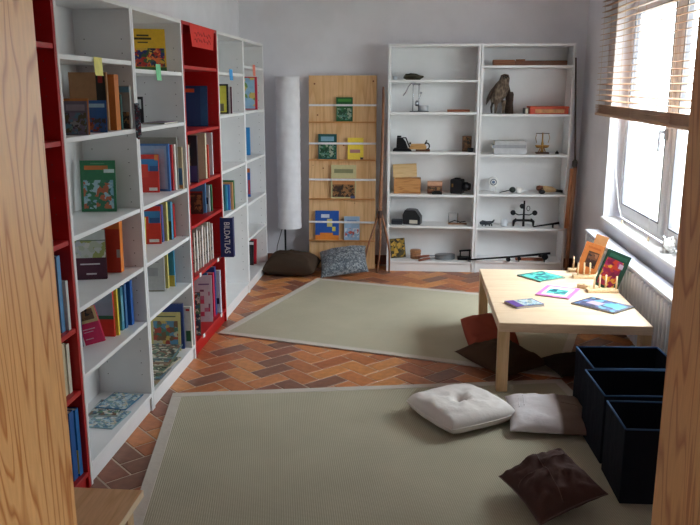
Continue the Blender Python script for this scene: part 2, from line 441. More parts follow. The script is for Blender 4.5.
# radiator
RADM = plain((224, 226, 236), 0.35, var=0.01)
rad = thing('radiator', 'white ribbed panel radiator below the window sill', 'radiator', (1.42, 4.85, 0.09))
RY0, RY1, RH = -1.45, 1.32, 0.465
MB().box(-0.03, 0.045, RY0, RY1, 0.03, RH - 0.02, 0.004).build('body', RADM, rad)
MB().box(-0.062, 0.05, RY0, RY1, RH - 0.02, RH, 0.004).build('top_grille', RADM, rad)
fm = MB().box(-0.066, -0.03, -0.016, 0.016, 0.02, RH - 0.03, 0.007)
fin = fm.build('fin', RADM, rad); fin.location = (0, RY0 + 0.02, 0)
y = RY0 + 0.084
while y < RY1 - 0.01:
    c = fin.copy(); COL.objects.link(c); c.parent = rad; c.location = (0, y, 0); y += 0.064
for yy in (RY0 + 0.2, RY1 - 0.2): MB().box(0.02, 0.08, yy - 0.02, yy + 0.02, 0.1, 0.34).build('bracket', RADM, rad)
for yy in (RY0 + 0.12, RY1 - 0.12): MB().tube([(0, yy, -0.09), (0, yy, 0.035)], 0.011, 10).build('pipe', RADM, rad)

# ------------------------------------------------------------------ rugs
def rug_mat():
    m, nt, b = new_mat('sisal_weave')
    v = coords(nt)
    w1 = N(nt, 'ShaderNodeTexWave', i_Scale=34.0, i_Distortion=0.0, i_Detail=0.0, bands_direction='X'); nt.links.new(v, w1.inputs['Vector'])
    w2 = N(nt, 'ShaderNodeTexWave', i_Scale=34.0, i_Distortion=0.0, i_Detail=0.0, bands_direction='Y'); nt.links.new(v, w2.inputs['Vector'])
    ad = N(nt, 'ShaderNodeMath', operation='MULTIPLY'); nt.links.new(w1.outputs['Fac'], ad.inputs[0]); nt.links.new(w2.outputs['Fac'], ad.inputs[1])
    r = ramp(nt, [(0.0, srgb(176, 170, 148)), (0.6, srgb(200, 193, 172))])
    nt.links.new(ad.outputs[0], r.inputs['Fac'])
    n = N(nt, 'ShaderNodeTexNoise', i_Scale=3.0, i_Detail=4.0); nt.links.new(v, n.inputs['Vector'])
    r2 = ramp(nt, [(0.3, (0.9, 0.9, 0.9)), (0.7, (1, 1, 1))]); nt.links.new(n.outputs['Fac'], r2.inputs['Fac'])
    mx = N(nt, 'ShaderNodeMixRGB', blend_type='MULTIPLY'); mx.inputs['Fac'].default_value = 1
    nt.links.new(r.outputs['Color'], mx.inputs['Color1']); nt.links.new(r2.outputs['Color'], mx.inputs['Color2'])
    nt.links.new(mx.outputs['Color'], b.inputs['Base Color']); b.inputs['Roughness'].default_value = 0.95; b.inputs['Specular IOR Level'].default_value = 0.1
    bp = N(nt, 'ShaderNodeBump', i_Strength=0.5, i_Distance=0.004)
    nt.links.new(ad.outputs[0], bp.inputs['Height']); nt.links.new(bp.outputs['Normal'], b.inputs['Normal'])
    return m
SISAL = rug_mat(); BORDER = fabric((198, 190, 180), 0.08, 300)
for ((cx, cy), a, L, W), lb in zip(RUGS, ('olive sisal rug with grey border lying in front of the far shelves', 'olive sisal rug with grey border in the near foreground under white cushions')):
    t = thing('sisal_rug', lb, 'rug', (cx, cy, 0), R(a), 'sisal rugs on the tiles')
    lo, hi = (0, W) if W > 0 else (W, 0); bw = 0.055
    MB().box(bw - .004, L - bw + .004, lo + bw - .004, hi - bw + .004, 0.0005, 0.008, 0.001).build('field', SISAL, t)
    for bx in ((0, L, lo, lo + bw), (0, L, hi - bw, hi), (0, bw, lo + bw, hi - bw), (L - bw, L, lo + bw, hi - bw)):
        MB().box(*bx, 0.0005, 0.0095, 0.002).build('border_strip', BORDER, t)

# ------------------------------------------------------------------ bookcases (0.80 x 0.28 x 2.02)
HOLE = plain((90, 88, 86), 0.8)
def bookcase(label, mat, loc, rotz, shelves, bottom=0.085, group=None, W=0.798):
    """local frame: x 0..W along the front, y 0 (front) .. 0.28 (back)"""
    t = thing('bookcase', label, 'bookcase', loc, rotz, group)
    H, D, T = 2.02, 0.28, 0.02
    p = 0.06
    for x0 in (0, W - T): 
        sp = MB().box(x0, x0 + T, 0, D, 0, H, 0.0015).build('side_panel', mat, t)
        hb = MB()
        xx = T if x0 == 0 else W - T
        for yy in (0.045, 0.225):
            z = 0.2
            while z < 1.92:
                d = 0.0006 if x0 == 0 else -0.0006
                hb.tube([(xx, yy, z), (xx + d, yy, z)], 0.0028, 6); z += 0.064
        ho = hb.build('pin_holes', HOLE, sp); ho['kind'] = 'stuff'
    MB().box(T, W - T, 0, D - 0.006, H - T, H, 0.0015).build('top_panel', mat, t)
    MB().box(T, W - T, 0, D - 0.006, bottom - T / 2, bottom + T / 2, 0.0015).build('bottom_shelf', mat, t)
    MB().box(T, W - T, 0.012, 0.028, 0, bottom - T / 2).build('plinth', mat, t)
    MB().box(T, W - T, D - 0.006, D, 0.01, H - T).build('back_panel', mat, t)
    out = []
    for z in shelves:
        out.append(MB().box(T, W - T, 0.004, D - 0.007, z - T / 2, z + T / 2, 0.0015).build('shelf', mat, t))
    return t, out
ROW = 'bookcases along the left wall'
XS = -1.333
# left-wall cases face +x: rotate so local x runs along +y
def left_case(label, mat, y0, shelves, bottom=0.085): return bookcase(label, mat, (XS, y0, 0), PI / 2, shelves, bottom, ROW)
left_case('red bookcase at the near end behind the pine lining', RED, 2.076, [1.79, 1.433, 1.05, 0.692, 0.429], 0.065)
left_case('white bookcase nearest the camera holding the green picture book', WHITE, 2.878, [1.755, 1.44, 1.055, 0.76, 0.475], 0.087)
left_case('white bookcase with the yellow picture book on top, left of bright red case', WHITE, 3.68, [1.721, 1.44, 1.055, 0.765, 0.478], 0.08)
r2case, r2s = left_case('narrow looking red bookcase with red paper sign between white cases', RED, 4.482, [1.762, 1.382, 1.057, 0.812, 0.49], 0.085)
left_case('white bookcase with blue sticky note just beyond the red case', WHITE, 5.284, [1.744, 1.45, 1.064, 0.745], 0.08)
left_case('white bookcase at far end of left row holding the map book', WHITE, 6.086, [1.809, 1.457, 1.066, 0.72, 0.433], 0.075)
XB = -0.24; YS = 6.954
BG = 'white bookcases against the far wall'
bookcase('white bookcase at far wall with open wooden box and black camera', WHITE, (XB, YS, 0), 0, [1.709, 1.431, 1.081, 0.701, 0.414], 0.087, BG)
bookcase('white bookcase at far wall with bird figure and red game box', WHITE, (XB + 0.802, YS, 0), 0, [1.83, 1.416, 1.065, 0.711, 0.404], 0.1, BG)
for sh, z, ys_ in ((r2s[4], 0.49, (0.15, 0.60)),):
    for x in ys_: MB().box(x, x + 0.035, -0.0015, 0.0042, z - 0.011, z + 0.013).build('shelf_label', plain((236, 236, 232), 0.6), sh)
bot = [c for c in r2case.children if c.name.startswith('bottom_shelf')][0]
for x in (0.16, 0.62): MB().box(x, x + 0.04, -0.004, 0.0, 0.076, 0.099).build('shelf_label', plain((236, 236, 232), 0.6), bot)

# ------------------------------------------------------------------ books
def quad_m(x0, x1, z0, z1, mb, y=-0.0006): mb.box(x0, x1, y, 0.0004, z0, z1)
def book(label, p, ang, z, w, h, t, col, spine='R', dec=(), sdec=(), rot=None, cat='book', name='book', group=None, spcol=None, soft=False):
    """upright book: front cover spans p -> p + w*(cos,sin)(ang); thickness t goes behind it.
    dec: pieces printed on the cover (name, x0, z0, x1, z1 as fractions, material)"""
    o = thing(name, label, cat, (p[0], p[1], z), (rot[0] if rot else 0, rot[1] if rot else 0, R(ang)), group)
    if t < 0.0085: soft = True
    c = 0.0012 if soft else 0.0022
    cov = plain(col, 0.45, var=0.05, scale=50) if isinstance(col, tuple) else col
    m = MB()
    m.box(0, w, 0, c, 0, h); m.box(0, w, t - c, t, 0, h)
    if spine == 'R': m.box(w - c, w, c, t - c, 0, h)
    else: m.box(0, c, c, t - c, 0, h)
    cv = m.build('cover', cov, o)
    g = 0 if soft else 0.003
    x0, x1 = (0.004, w - c) if spine == 'R' else (c, w - 0.004)
    MB().box(x0, x1, c, t - c, g, h - max(g, 0.001)).build('page_block', PAGES, o)
    for di, (nm, a0, b0, a1, b1, mt) in enumerate(dec):
        q = MB(); q.box(a0 * w, a1 * w, -0.0005 - 0.0002 * di, 0.0003, b0 * h, b1 * h)
        q.build(nm, mt if not isinstance(mt, tuple) else plain(mt, 0.45), cv)
    for (nm, b0, b1, mt) in sdec:
        q = MB()
        if spine == 'R': q.box(w - 0.0003, w + 0.0006, 0.001, t - 0.001, b0 * h, b1 * h)
        else: q.box(-0.0006, 0.0003, 0.001, t - 0.001, b0 * h, b1 * h)
        q.build(nm, mt if not isinstance(mt, tuple) else plain(mt, 0.45), cv)
    return o
def flatbook(label, corner, ang, z, w, d, t, col, dec=(), group=None, cat='book', name='book'):
    """book lying flat; dec pieces printed on the upper cover"""
    o = thing(name, label, cat, (corner[0], corner[1], z), R(ang), group)
    c = 0.0011; cov = plain(col, 0.4) if isinstance(col, tuple) else col
    m = MB(); m.box(0, w, 0, d, 0, c); m.box(0, w, 0, d, t - c, t); m.box(0, c, 0, d, c, t - c)
    cv = m.build('cover', cov, o)
    MB().box(c, w - 0.003, 0.003, d - 0.003, c, t - c).build('page_block', PAGES, o)
    for di, (nm, a0, b0, a1, b1, mt) in enumerate(dec):
        MB().box(a0 * w, a1 * w, b0 * d, b1 * d, t - 0.0003, t + 0.0005 + 0.0002 * di).build(nm, mt if not isinstance(mt, tuple) else plain(mt, 0.45), cv)
    return o
GW1 = 'books in the nearest white bookcase'; GW2 = 'books in the second white bookcase'; GR2 = 'books in the bright red bookcase'
GW3 = 'books in the white case beyond the red one'; GW4 = 'books in the far white case'; GR1 = 'books in the near red bookcase'
P_ = 'cover_picture'; T_ = 'title_band'; L_ = 'label_patch'
pic_green = picture('green', [(38, 110, 74), (150, 190, 200), (44, 120, 80), (176, 96, 60), (46, 104, 84), (120, 170, 190)], 44)
pic_comic = picture('comic', [(120, 110, 130), (90, 130, 150), (150, 150, 150), (90, 84, 60), (120, 150, 140), (70, 60, 70)], 60)
pic_blue = picture('blue', [(40, 90, 150), (130, 50, 40), (60, 60, 60), (160, 90, 60), (50, 100, 160)], 60)
pic_land = picture('landscape', [(196, 202, 196), (180, 190, 170), (206, 208, 200), (150, 160, 90), (190, 196, 200)], 40)
pic_yel = picture('patchwork', [(180, 40, 36), (40, 50, 110), (214, 170, 60), (190, 60, 50), (60, 90, 60), (230, 120, 60), (40, 40, 60)], 55)
pic_grid = picture('grid', [(170, 70, 50), (70, 120, 100), (200, 170, 90), (120, 90, 60), (90, 140, 170), (190, 190, 160)], 40, 0.2)
pic_mag = picture('magazine', [(60, 110, 130), (180, 190, 190), (110, 80, 60), (80, 130, 90), (210, 205, 190), (50, 70, 90)], 52)
pic_sea = picture('sea', [(96, 142, 172), (176, 200, 210), (80, 118, 146), (208, 214, 214), (126, 158, 152), (198, 188, 164)], 60)
pic_forest = picture('forest', [(20, 60, 40), (40, 100, 60), (90, 130, 120), (30, 70, 50), (150, 160, 140)], 60)
pic_pink = picture('pinkcover', [(150, 30, 70), (190, 60, 40), (210, 150, 50), (120, 20, 60), (160, 40, 90)], 44)
pic_port = picture('portrait', [(60, 36, 30), (110, 70, 50), (40, 30, 30), (150, 100, 70)], 50)
pic_teal = picture('teal', [(70, 190, 170), (40, 130, 130), (90, 210, 190), (30, 90, 110), (120, 220, 200)], 34)
pic_night = picture('night', [(40, 46, 80), (70, 90, 140), (30, 36, 60), (90, 150, 180), (50, 60, 100)], 30)
pic_map = picture('map', [(150, 190, 215), (140, 180, 210), (214, 190, 110), (150, 190, 220), (120, 160, 90)], 24)
pic_brown = picture('brownpic', [(60, 40, 30), (120, 84, 50), (40, 30, 24), (150, 110, 70)], 52)
pic_cam = picture('camou', [(150, 120, 40), (50, 44, 26), (190, 150, 60), (70, 60, 30), (120, 100, 44)], 34)
pic_cush = picture('cushion_print', [(90, 98, 110), (130, 138, 146), (66, 74, 84), (160, 166, 170), (104, 112, 120)], 85)

# --- near white case
z = 1.4505
book('thin brown book leaning against the side beside the comic', (-1.50, 2.905), 0, z, 0.15, 0.21, 0.012, (112, 84, 66), group=GW1, rot=(R(-5), 0))
book('large tan cardboard folder with black corner label behind the comics', (-1.545, 3.425), 8, z, 0.165, 0.258, 0.026, (168, 124, 84), dec=[(L_, .72, .5, .97, .98, (44, 40, 32)), ('red_dot', .78, .82, .9, .94, (170, 40, 36))], group=GW1)
book('thick orange brown binder right of the tan folder', (-1.50, 3.486), 2, z, 0.138, 0.25, 0.058, (192, 112, 50), group=GW1)
book('dark teal thin book right of orange binder', (-1.48, 3.556), 0, z, 0.118, 0.16, 0.015, (34, 96, 98), group=GW1)
book('grey book with blue top standing by the case side', (-1.46, 3.588), 2, z, 0.128, 0.2, 0.025, (150, 150, 146), dec=[(T_, .3, .85, 1, .98, (96, 150, 180)), (P_, .35, .02, .95, .4, pic_brown)], group=GW1)
book('orange edged comic half hidden behind the purple comic', (-1.44, 3.125), 4, z, 0.10, 0.147, 0.008, (196, 120, 60), spine='L', group=GW1, rot=(R(-3), 0))
book('purple grey comic book with figures standing front left', (-1.425, 3.09), 8, z, 0.092, 0.137, 0.008, (108, 100, 116), spine='L', dec=[(T_, .1, .72, .9, .9, (150, 140, 150)), (P_, .04, .04, .96, .66, pic_comic)], group=GW1, rot=(R(-4), 0))
book('blue comic book with red figures beside the purple comic', (-1.422, 3.30), 6, z, 0.086, 0.137, 0.008, (40, 92, 158), spine='L', dec=[(T_, .08, .78, .92, .9, (150, 190, 210)), (P_, .04, .03, .96, .45, pic_blue)], group=GW1, rot=(R(-4), 0))
book('green picture book standing alone in the nearest white case', (-1.572, 3.52), 8, 1.0655, 0.162, 0.242, 0.012, (40, 116, 76), spine='L', dec=[(T_, .12, .82, .8, .9, (196, 116, 60)), ('author_line', .3, .93, .7, .95, (90, 150, 110)), (P_, .08, .06, .94, .62, pic_green), ('white_patch', .68, .76, .98, .83, (190, 214, 214))], sdec=[], group=GW1, rot=(R(-6), 0))
book('book with pale landscape cover and dark purple lower half', (-1.556, 3.36), 14, 0.7705, 0.142, 0.232, 0.02, (74, 24, 48), spine='L', spcol=None, dec=[(P_, 0, .44, 1, .8, pic_land), ('sky_band', 0, .8, 1, 1, (198, 206, 204)), (T_, .18, .3, .8, .325, (220, 210, 214)), ('author_line', .36, .1, .68, .13, (200, 190, 196)), ('dark_line', .1, .78, 1, .795, (70, 100, 84))], group=GW1, rot=(R(-4), 0))
book('green spined book just behind the pale landscape book', (-1.585, 3.40), 14, 0.7705, 0.15, 0.222, 0.018, (44, 104, 56), group=GW1)
book('red and orange thick picture book beside the landscape book', (-1.52, 3.50), 6, 0.7732, 0.125, 0.245, 0.05, (186, 44, 24), dec=[(T_, 0, .86, 1, 1, (216, 110, 40)), (L_, .86, .3, .99, .46, (180, 170, 170))], sdec=[('orange_spine', 0, 1, (216, 120, 36))], group=GW1, rot=(R(-3), 0))
z = 0.4855
book('thin dark blue book leaning at the left by the pink book', (-1.502, 3.17), 84, z, 0.085, 0.172, 0.01, (44, 72, 112), group=GW1, rot=(0, 0))
book('bright pink book with cream top and white lines leaning', (-1.486, 3.262), 6, z, 0.092, 0.172, 0.012, (222, 36, 94), spine='L', dec=[('cream_top', 0, .58, 1, 1, (222, 196, 140)), (P_, .1, .66, .85, .95, pic_brown), (T_, .1, .4, .72, .425, (236, 190, 206)), ('title_line', .1, .33, .6, .35, (236, 190, 206)), ('author_line', .1, .14, .5, .16, (236, 190, 206))], group=GW1, rot=(R(-4), R(-15)))
book('book with pale blue top, green stripe and red base', (-1.535, 3.40), 2, z, 0.13, 0.225, 0.022, (202, 52, 34), dec=[('pale_top', 0, .46, 1, 1, (150, 178, 196)), ('green_stripe', 0, .38, 1, .46, (30, 110, 74))], group=GW1)
book('yellow spined book beside the red and pale blue book', (-1.53, 3.425), 0, z, 0.137, 0.23, 0.018, (214, 196, 64), group=GW1)
book('teal blue book between yellow and dark blue books', (-1.545, 3.50), 0, z, 0.142, 0.215, 0.03, (56, 124, 152), sdec=[(T_, .2, .8, (90, 150, 172))], group=GW1)
book('darker blue book in front of the teal book', (-1.55, 3.535), 0, z, 0.153, 0.22, 0.025, (48, 100, 150), group=GW1)
book('blue book ending the row of the nearest white case', (-1.54, 3.59), 0, z, 0.152, 0.226, 0.03, (36, 92, 168), group=GW1)
GM = 'magazines lying on the bottom shelf of the nearest white case'
flatbook('pale blue magazine lying lowest and nearest on bottom shelf', (-1.52, 3.23), -5, 0.098, 0.15, 0.2, 0.004, (150, 186, 196), [(P_, .03, .03, .97, .97, pic_sea)], GM, 'magazine', 'magazine')
flatbook('middle magazine of the three on bottom shelf', (-1.545, 3.34), 3, 0.1025, 0.15, 0.2, 0.004, (176, 190, 190), [(P_, .03, .03, .97, .97, pic_mag)], GM, 'magazine', 'magazine')
flatbook('blue magazine lying topmost and farthest on bottom shelf', (-1.54, 3.43), -6, 0.107, 0.16, 0.2, 0.004, (60, 120, 160), [(P_, .03, .03, .97, .97, pic_sea)], GM, 'magazine', 'magazine')

# --- second white case
book('yellow picture book with colourful patchwork figures on top shelf', (-1.515, 4.125), 22, 1.7315, 0.19, 0.222, 0.01, (226, 182, 50), spine='L', dec=[(T_, .22, .82, .55, .86, (70, 60, 30)), ('title_line', .15, .74, .62, .79, (70, 60, 30)), ('author_line', .24, .66, .52, .69, (90, 76, 40)), (P_, .04, .1, .96, .54, pic_yel), ('green_ground', 0, 0, 1, .09, (70, 110, 60))], group=GW2, rot=(R(-9), 0))
z = 1.4505
book('small black and white book propped in second white case', (-1.56, 4.22), 8, z, 0.066, 0.145, 0.012, (34, 34, 38), dec=[('white_patch', .5, .55, .85, .9, (200, 204, 206))], group=GW2)
book('small green card book in front of black and white book', (-1.543, 4.13), 14, z, 0.06, 0.07, 0.008, (116, 150, 104), dec=[(P_, .2, .15, .8, .8, (170, 140, 60))], group=GW2)
book('small pale blue book standing at the second case front', (-1.43, 3.745), 8, z, 0.07, 0.115, 0.012, (140, 160, 170), dec=[(P_, .1, .1, .9, .9, pic_mag)], group=GW2)
flatbook('purple magazine lying flat under the green sticky note', (-1.472, 4.14), 0, z, 0.125, 0.25, 0.008, (112, 78, 112), group=GW2)
st = thing('hanging_strip', 'patterned dark ribbon hanging in front of the case divider', 'ribbon', (-1.326, 3.645, 1.57))
MB().prism([(-0.004, 0), (0.022, 0.002), (0.024, -0.15), (0.010, -0.172), (-0.003, -0.16)], -0.004, -0.002, 'y').build('strip', picture('ribbon', [(60, 70, 90), (150, 170, 180), (120, 50, 60), (50, 50, 60)], 90), st)
z = 1.0655
book('red and blue book with white barcode patch on middle shelf', (-1.55, 4.235), 6, z, 0.115, 0.213, 0.02, (198, 42, 28), dec=[('blue_picture', 0, .56, 1, .88, (50, 124, 180)), ('dark_square', .58, .56, .98, .7, (34, 78, 130)), ('orange_corner', .82, .85, 1, 1, (210, 130, 60)), (L_, .52, .05, .92, .13, (214, 214, 210)), ('red_panel', 0, .4, .5, .74, (204, 56, 38))], group=GW2, rot=(R(-4), 0))
book('large pale blue binder with blue frame behind the red book', (-1.57, 4.295), 2, z, 0.182, 0.268, 0.026, (64, 112, 172), dec=[('pale_panel', .04, .05, .93, .96, (140, 164, 196)), ('lilac_panel', .55, .05, .86, .9, (160, 164, 190))], group=GW2, rot=(0, 0))
book('thin red spined book after the blue binder', (-1.56, 4.332), 0, z, 0.181, 0.262, 0.018, (198, 44, 48), group=GW2)
book('white thick book between red spine and beige book', (-1.56, 4.352), 0, z, 0.19, 0.262, 0.03, (210, 208, 202), group=GW2)
book('tall grey board book standing behind the blue binder', (-1.60, 4.388), 0, z, 0.235, 0.30, 0.012, (150, 150, 142), group=GW2)
book('beige book with blue picture at the middle shelf end', (-1.58, 4.408), 0, z, 0.236, 0.244, 0.02, (188, 172, 140), dec=[(P_, .72, .1, .99, .5, (60, 100, 140)), ('orange_base', .72, .02, .99, .1, (200, 120, 60))], group=GW2)
z = 0.7755
book('slim yellow and green book leaning at left of lower shelf', (-1.53, 3.90), 0, z, 0.12, 0.2, 0.012, (196, 190, 70), dec=[('green_base', .5, 0, 1, .4, (40, 120, 70))], group=GW2, rot=(R(-6), 0))
book('red and blue book with barcode patch on lower shelf', (-1.545, 4.19), 12, z, 0.12, 0.213, 0.02, (198, 42, 28), dec=[('blue_picture', 0, .56, 1, .88, (50, 124, 180)), ('dark_square', .5, .56, .95, .7, (34, 78, 130)), (L_, .45, .05, .9, .13, (214, 214, 210)), ('red_panel', 0, .4, .45, .74, (204, 56, 38))], group=GW2, rot=(R(-4), 0))
book('blue and purple spined book behind lower red and blue book', (-1.55, 4.265), 0, z, 0.115, 0.215, 0.028, (84, 90, 160), dec=[('cyan_base', .6, 0, 1, .6, (60, 140, 170))], group=GW2)
book('pale yellow book in the middle of the lower row', (-1.56, 4.30), 0, z, 0.142, 0.226, 0.028, (206, 196, 120), dec=[('blue_streak', .7, 0, .84, .9, (80, 150, 170))], group=GW2)
book('light blue book beside pale yellow book', (-1.56, 4.335), 0, z, 0.157, 0.222, 0.03, (74, 140, 178), dec=[('dark_base', .88, 0, 1, .5, (40, 60, 40))], group=GW2)
book('thin dark green book before the red one', (-1.56, 4.37), 0, z, 0.152, 0.215, 0.02, (44, 84, 70), group=GW2)
book('glossy red book ending the lower row', (-1.56, 4.405), 0, z, 0.15, 0.2, 0.028, (190, 34, 38), group=GW2)
z = 0.4885
book('teal thin book leaning at left of the grey book', (-1.50, 3.86), 0, z, 0.10, 0.2, 0.012, (44, 104, 124), group=GW2, rot=(R(-6), 0))
book('pale grey book with faint drawing on cover', (-1.55, 4.225), 8, z, 0.12, 0.2, 0.02, (176, 176, 172), dec=[('drawing', .2, .45, .7, .7, (150, 150, 150)), ('title_line', .25, .85, .75, .87, (120, 120, 120)), ('dark_base', .1, 0.01, .95, .03, (110, 100, 60))], group=GW2, rot=(R(-4), 0))
book('slim yellow spined book beside the pale grey one', (-1.55, 4.315), 0, z, 0.117, 0.205, 0.02, (206, 194, 112), group=GW2)
book('slim blue and yellow book standing alone at shelf end', (-1.55, 4.36), 0, z, 0.143, 0.225, 0.015, (56, 140, 178), dec=[('yellow_base', .6, 0, 1, .3, (206, 186, 80))], group=GW2)
z = 0.0905
book('picture book with grid of small drawings on bottom shelf', (-1.565, 4.335), 4, z, 0.178, 0.236, 0.012, (206, 196, 130), spine='L', dec=[(P_, .08, .08, .92, .78, pic_grid), ('title_line', .2, .88, .85, .91, (80, 90, 70))], group=GW2, rot=(R(-4), 0))
book('dark blue tall book behind the drawing grid book', (-1.545, 4.37), 4, z, 0.17, 0.285, 0.02, (34, 60, 128), group=GW2)
book('white book with green disc at the bottom shelf end', (-1.545, 4.398), 2, z, 0.21, 0.26, 0.025, (206, 206, 200), dec=[('red_mark', .86, .9, .97, .95, (190, 50, 46)), ('green_disc', .84, .16, .98, .42, (40, 90, 50))], group=GW2)
GS = 'magazines spilling over the bottom shelf of second white case'
mc = [(96, 130, 110), (150, 130, 100), (90, 110, 130), (60, 70, 70), (170, 160, 140), (110, 120, 90), (130, 90, 70), (90, 130, 140)]
ML = ['lowest magazine of the spilled pile', 'second magazine from below in the spilled pile', 'third magazine from below in the spilled pile', 'fourth magazine from below in the spilled pile',
      'fifth magazine from below in the spilled pile', 'sixth magazine from below in the spilled pile', 'second highest magazine of the spilled pile', 'topmost magazine of the spilled pile']
for k in range(8):
    flatbook(ML[k] + ' below the drawing grid book', (-1.545 + 0.006 * (k % 3), 3.74 + 0.045 * k, ), random.uniform(-7, 5), 0.0905 + 0.0066 * k, 0.19, 0.25, 0.006, mc[k], [(P_, .03, .03, .97, .97, picture('pile%d' % (k % 4), [mc[k], mc[(k + 3) % 8], (200, 196, 180), mc[(k + 5) % 8], (50, 54, 50)], 46))], GS, 'magazine', 'magazine')

# --- red case
book('large dark blue book with orange mark in red bookcase', (-1.545, 5.165), 6, 1.3925, 0.155, 0.268, 0.02, (24, 66, 112), spine='L', dec=[('orange_mark', .05, .84, .45, .93, (196, 90, 50)), ('teal_strip', .7, .02, .98, .98, (34, 84, 128))], group=GR2, rot=(R(-5), 0))  # slightly paler blue strip down the right of the cover
z = 1.0675
book('white and green slim book at left of red case row', (-1.55, 4.60), 0, z, 0.185, 0.24, 0.022, (206, 206, 196), dec=[('green_edge', .9, 0, 1, 1, (60, 120, 70))], group=GR2, rot=(R(-3), 0))
book('dark book with brown and purple cover in red case', (-1.545, 4.70), 4, z, 0.205, 0.29, 0.03, (44, 38, 50), dec=[(P_, .3, .35, .8, .9, pic_port), ('purple_base', .45, .02, .98, .36, (72, 62, 120))], group=GR2)
book('cream thin book beside the dark purple book', (-1.55, 4.93), 0, z, 0.203, 0.292, 0.03, (212, 200, 170), group=GR2)
book('slim red orange book between cream and white books', (-1.55, 4.99), 0, z, 0.205, 0.215, 0.02, (214, 70, 54), group=GR2)
book('white book ending the row on that red shelf', (-1.55, 5.16), 0, z, 0.188, 0.284, 0.02, (206, 208, 214), group=GR2)
z = 0.8225
book('small dark brown book on the fourth red shelf', (-1.55, 5.0), 6, z, 0.148, 0.15, 0.02, (58, 34, 30), dec=[(P_, .1, .1, .95, .85, pic_brown), ('red_top', 0, .94, 1, 1, (140, 40, 36))], group=GR2)
book('light blue thin book behind the small brown book', (-1.55, 5.06), 0, z, 0.157, 0.2, 0.015, (86, 140, 190), group=GR2)
book('pale grey book with dark blot on fourth red shelf', (-1.56, 5.10), 0, z, 0.182, 0.18, 0.02, (176, 184, 188), dec=[('dark_blot', .86, .3, .95, .55, (40, 44, 60))], group=GR2)
book('green book ending the fourth red shelf', (-1.56, 5.15), 0, z, 0.185, 0.18, 0.02, (56, 120, 82), group=GR2)
z = 0.5005
cc = [(206, 200, 184), (190, 188, 184), (214, 208, 198), (196, 186, 176), (208, 206, 204), (200, 184, 170), (212, 206, 196), (196, 196, 196), (206, 196, 180), (190, 180, 170), (214, 210, 206)]
for k in range(11):
    book('thin pale magazine in the packed row left of the navy atlas', (-1.56, 4.665 + 0.042 * k), 0, z, 0.19 + 0.006 * math.sin(k * 2.1), 0.255 + 0.012 * math.sin(k * 1.7), 0.018 + 0.004 * (k % 3), cc[k], dec=[('print', .9, .12, .985, .86, picture('ink%d' % (k % 3), [(200, 196, 186), (110, 104, 104), (206, 200, 194), (180, 150, 140), (210, 208, 204)], 60))], group='pale magazines in the red case', cat='magazine', name='magazine')
# atlas with lettering on its broad spine
at = thing('atlas', 'thick navy atlas with white letters jutting out of red bookcase', 'book', (-1.325, 5.142, 0.5005), R(3), GR2)
m = MB(); m.box(0, 0.09, 0, 0.004, 0, 0.275, 0.001); m.box(0, 0.004, 0.004, 0.055, 0, 0.275); m.box(0.086, 0.09, 0.004, 0.055, 0, 0.275)
cv = m.build('cover', plain((22, 38, 92), 0.35), at)
MB().box(0.004, 0.086, 0.004, 0.05, 0.004, 0.27).build('page_block', PAGES, at)
def lettering(body, size, parent, mat, name='lettering', loc=(0, 0, 0), rot=(0, 0, 0), sx=1.0):
    cu = bpy.data.curves.new(name, 'FONT'); cu.body = body; cu.size = size; cu.align_x = 'CENTER'; cu.align_y = 'CENTER'; cu.extrude = 0.0004
    ob = bpy.data.objects.new(name, cu); COL.objects.link(ob)
    bpy.context.view_layer.update()
    me = bpy.data.meshes.new_from_object(ob.evaluated_get(bpy.context.evaluated_depsgraph_get()))
    bpy.data.objects.remove(ob); bpy.data.curves.remove(cu)
    me.materials.clear(); me.materials.append(mat)
    o = link(name, me, parent, loc, rot); o.scale = (sx, 1, 1)
    return o
lettering('BILDATLAS', 0.056, cv, plain((226, 228, 232), 0.5), loc=(0.047, -0.0002, 0.1375), rot=(PI / 2, PI / 2, 0), sx=0.80)
z = 0.0955
book('colourful patterned magazine leaning at left of bottom red shelf', (-1.49, 4.61), 8, z, 0.15, 0.28, 0.008, (120, 90, 80), dec=[(P_, .02, .02, .98, .98, pic_mag)], group=GR2, cat='magazine', name='magazine', rot=(R(-9), 0))
book('white book with grid of pink squares on bottom red shelf', (-1.52, 4.91), 10, z, 0.178, 0.318, 0.02, (196, 184, 196), dec=[(P_, .45, .12, .92, .7, picture('pinkgrid', [(190, 60, 90), (196, 186, 196), (180, 100, 130), (200, 190, 200), (120, 60, 90)], 36, 0.0, 0)), ('title_line', .5, .8, .9, .83, (110, 80, 130))], group=GR2, rot=(R(-3), 0))
book('pink red spined tall book on bottom red shelf', (-1.55, 5.045), 0, z, 0.19, 0.312, 0.03, (208, 36, 76), group=GR2)
book('blue tall book behind the pink spine', (-1.56, 5.09), 0, z, 0.20, 0.345, 0.03, (44, 70, 140), group=GR2)
book('white tall book with dark mark ending bottom red shelf', (-1.56, 5.14), 0, z, 0.222, 0.308, 0.03, (204, 206, 220), dec=[('dark_mark', .85, .22, .96, .36, (40, 50, 80))], group=GR2)
book('small blue book lying behind on bottom red shelf', (-1.50, 4.97), 0, z, 0.12, 0.33, 0.02, (40, 100, 150), group=GR2)

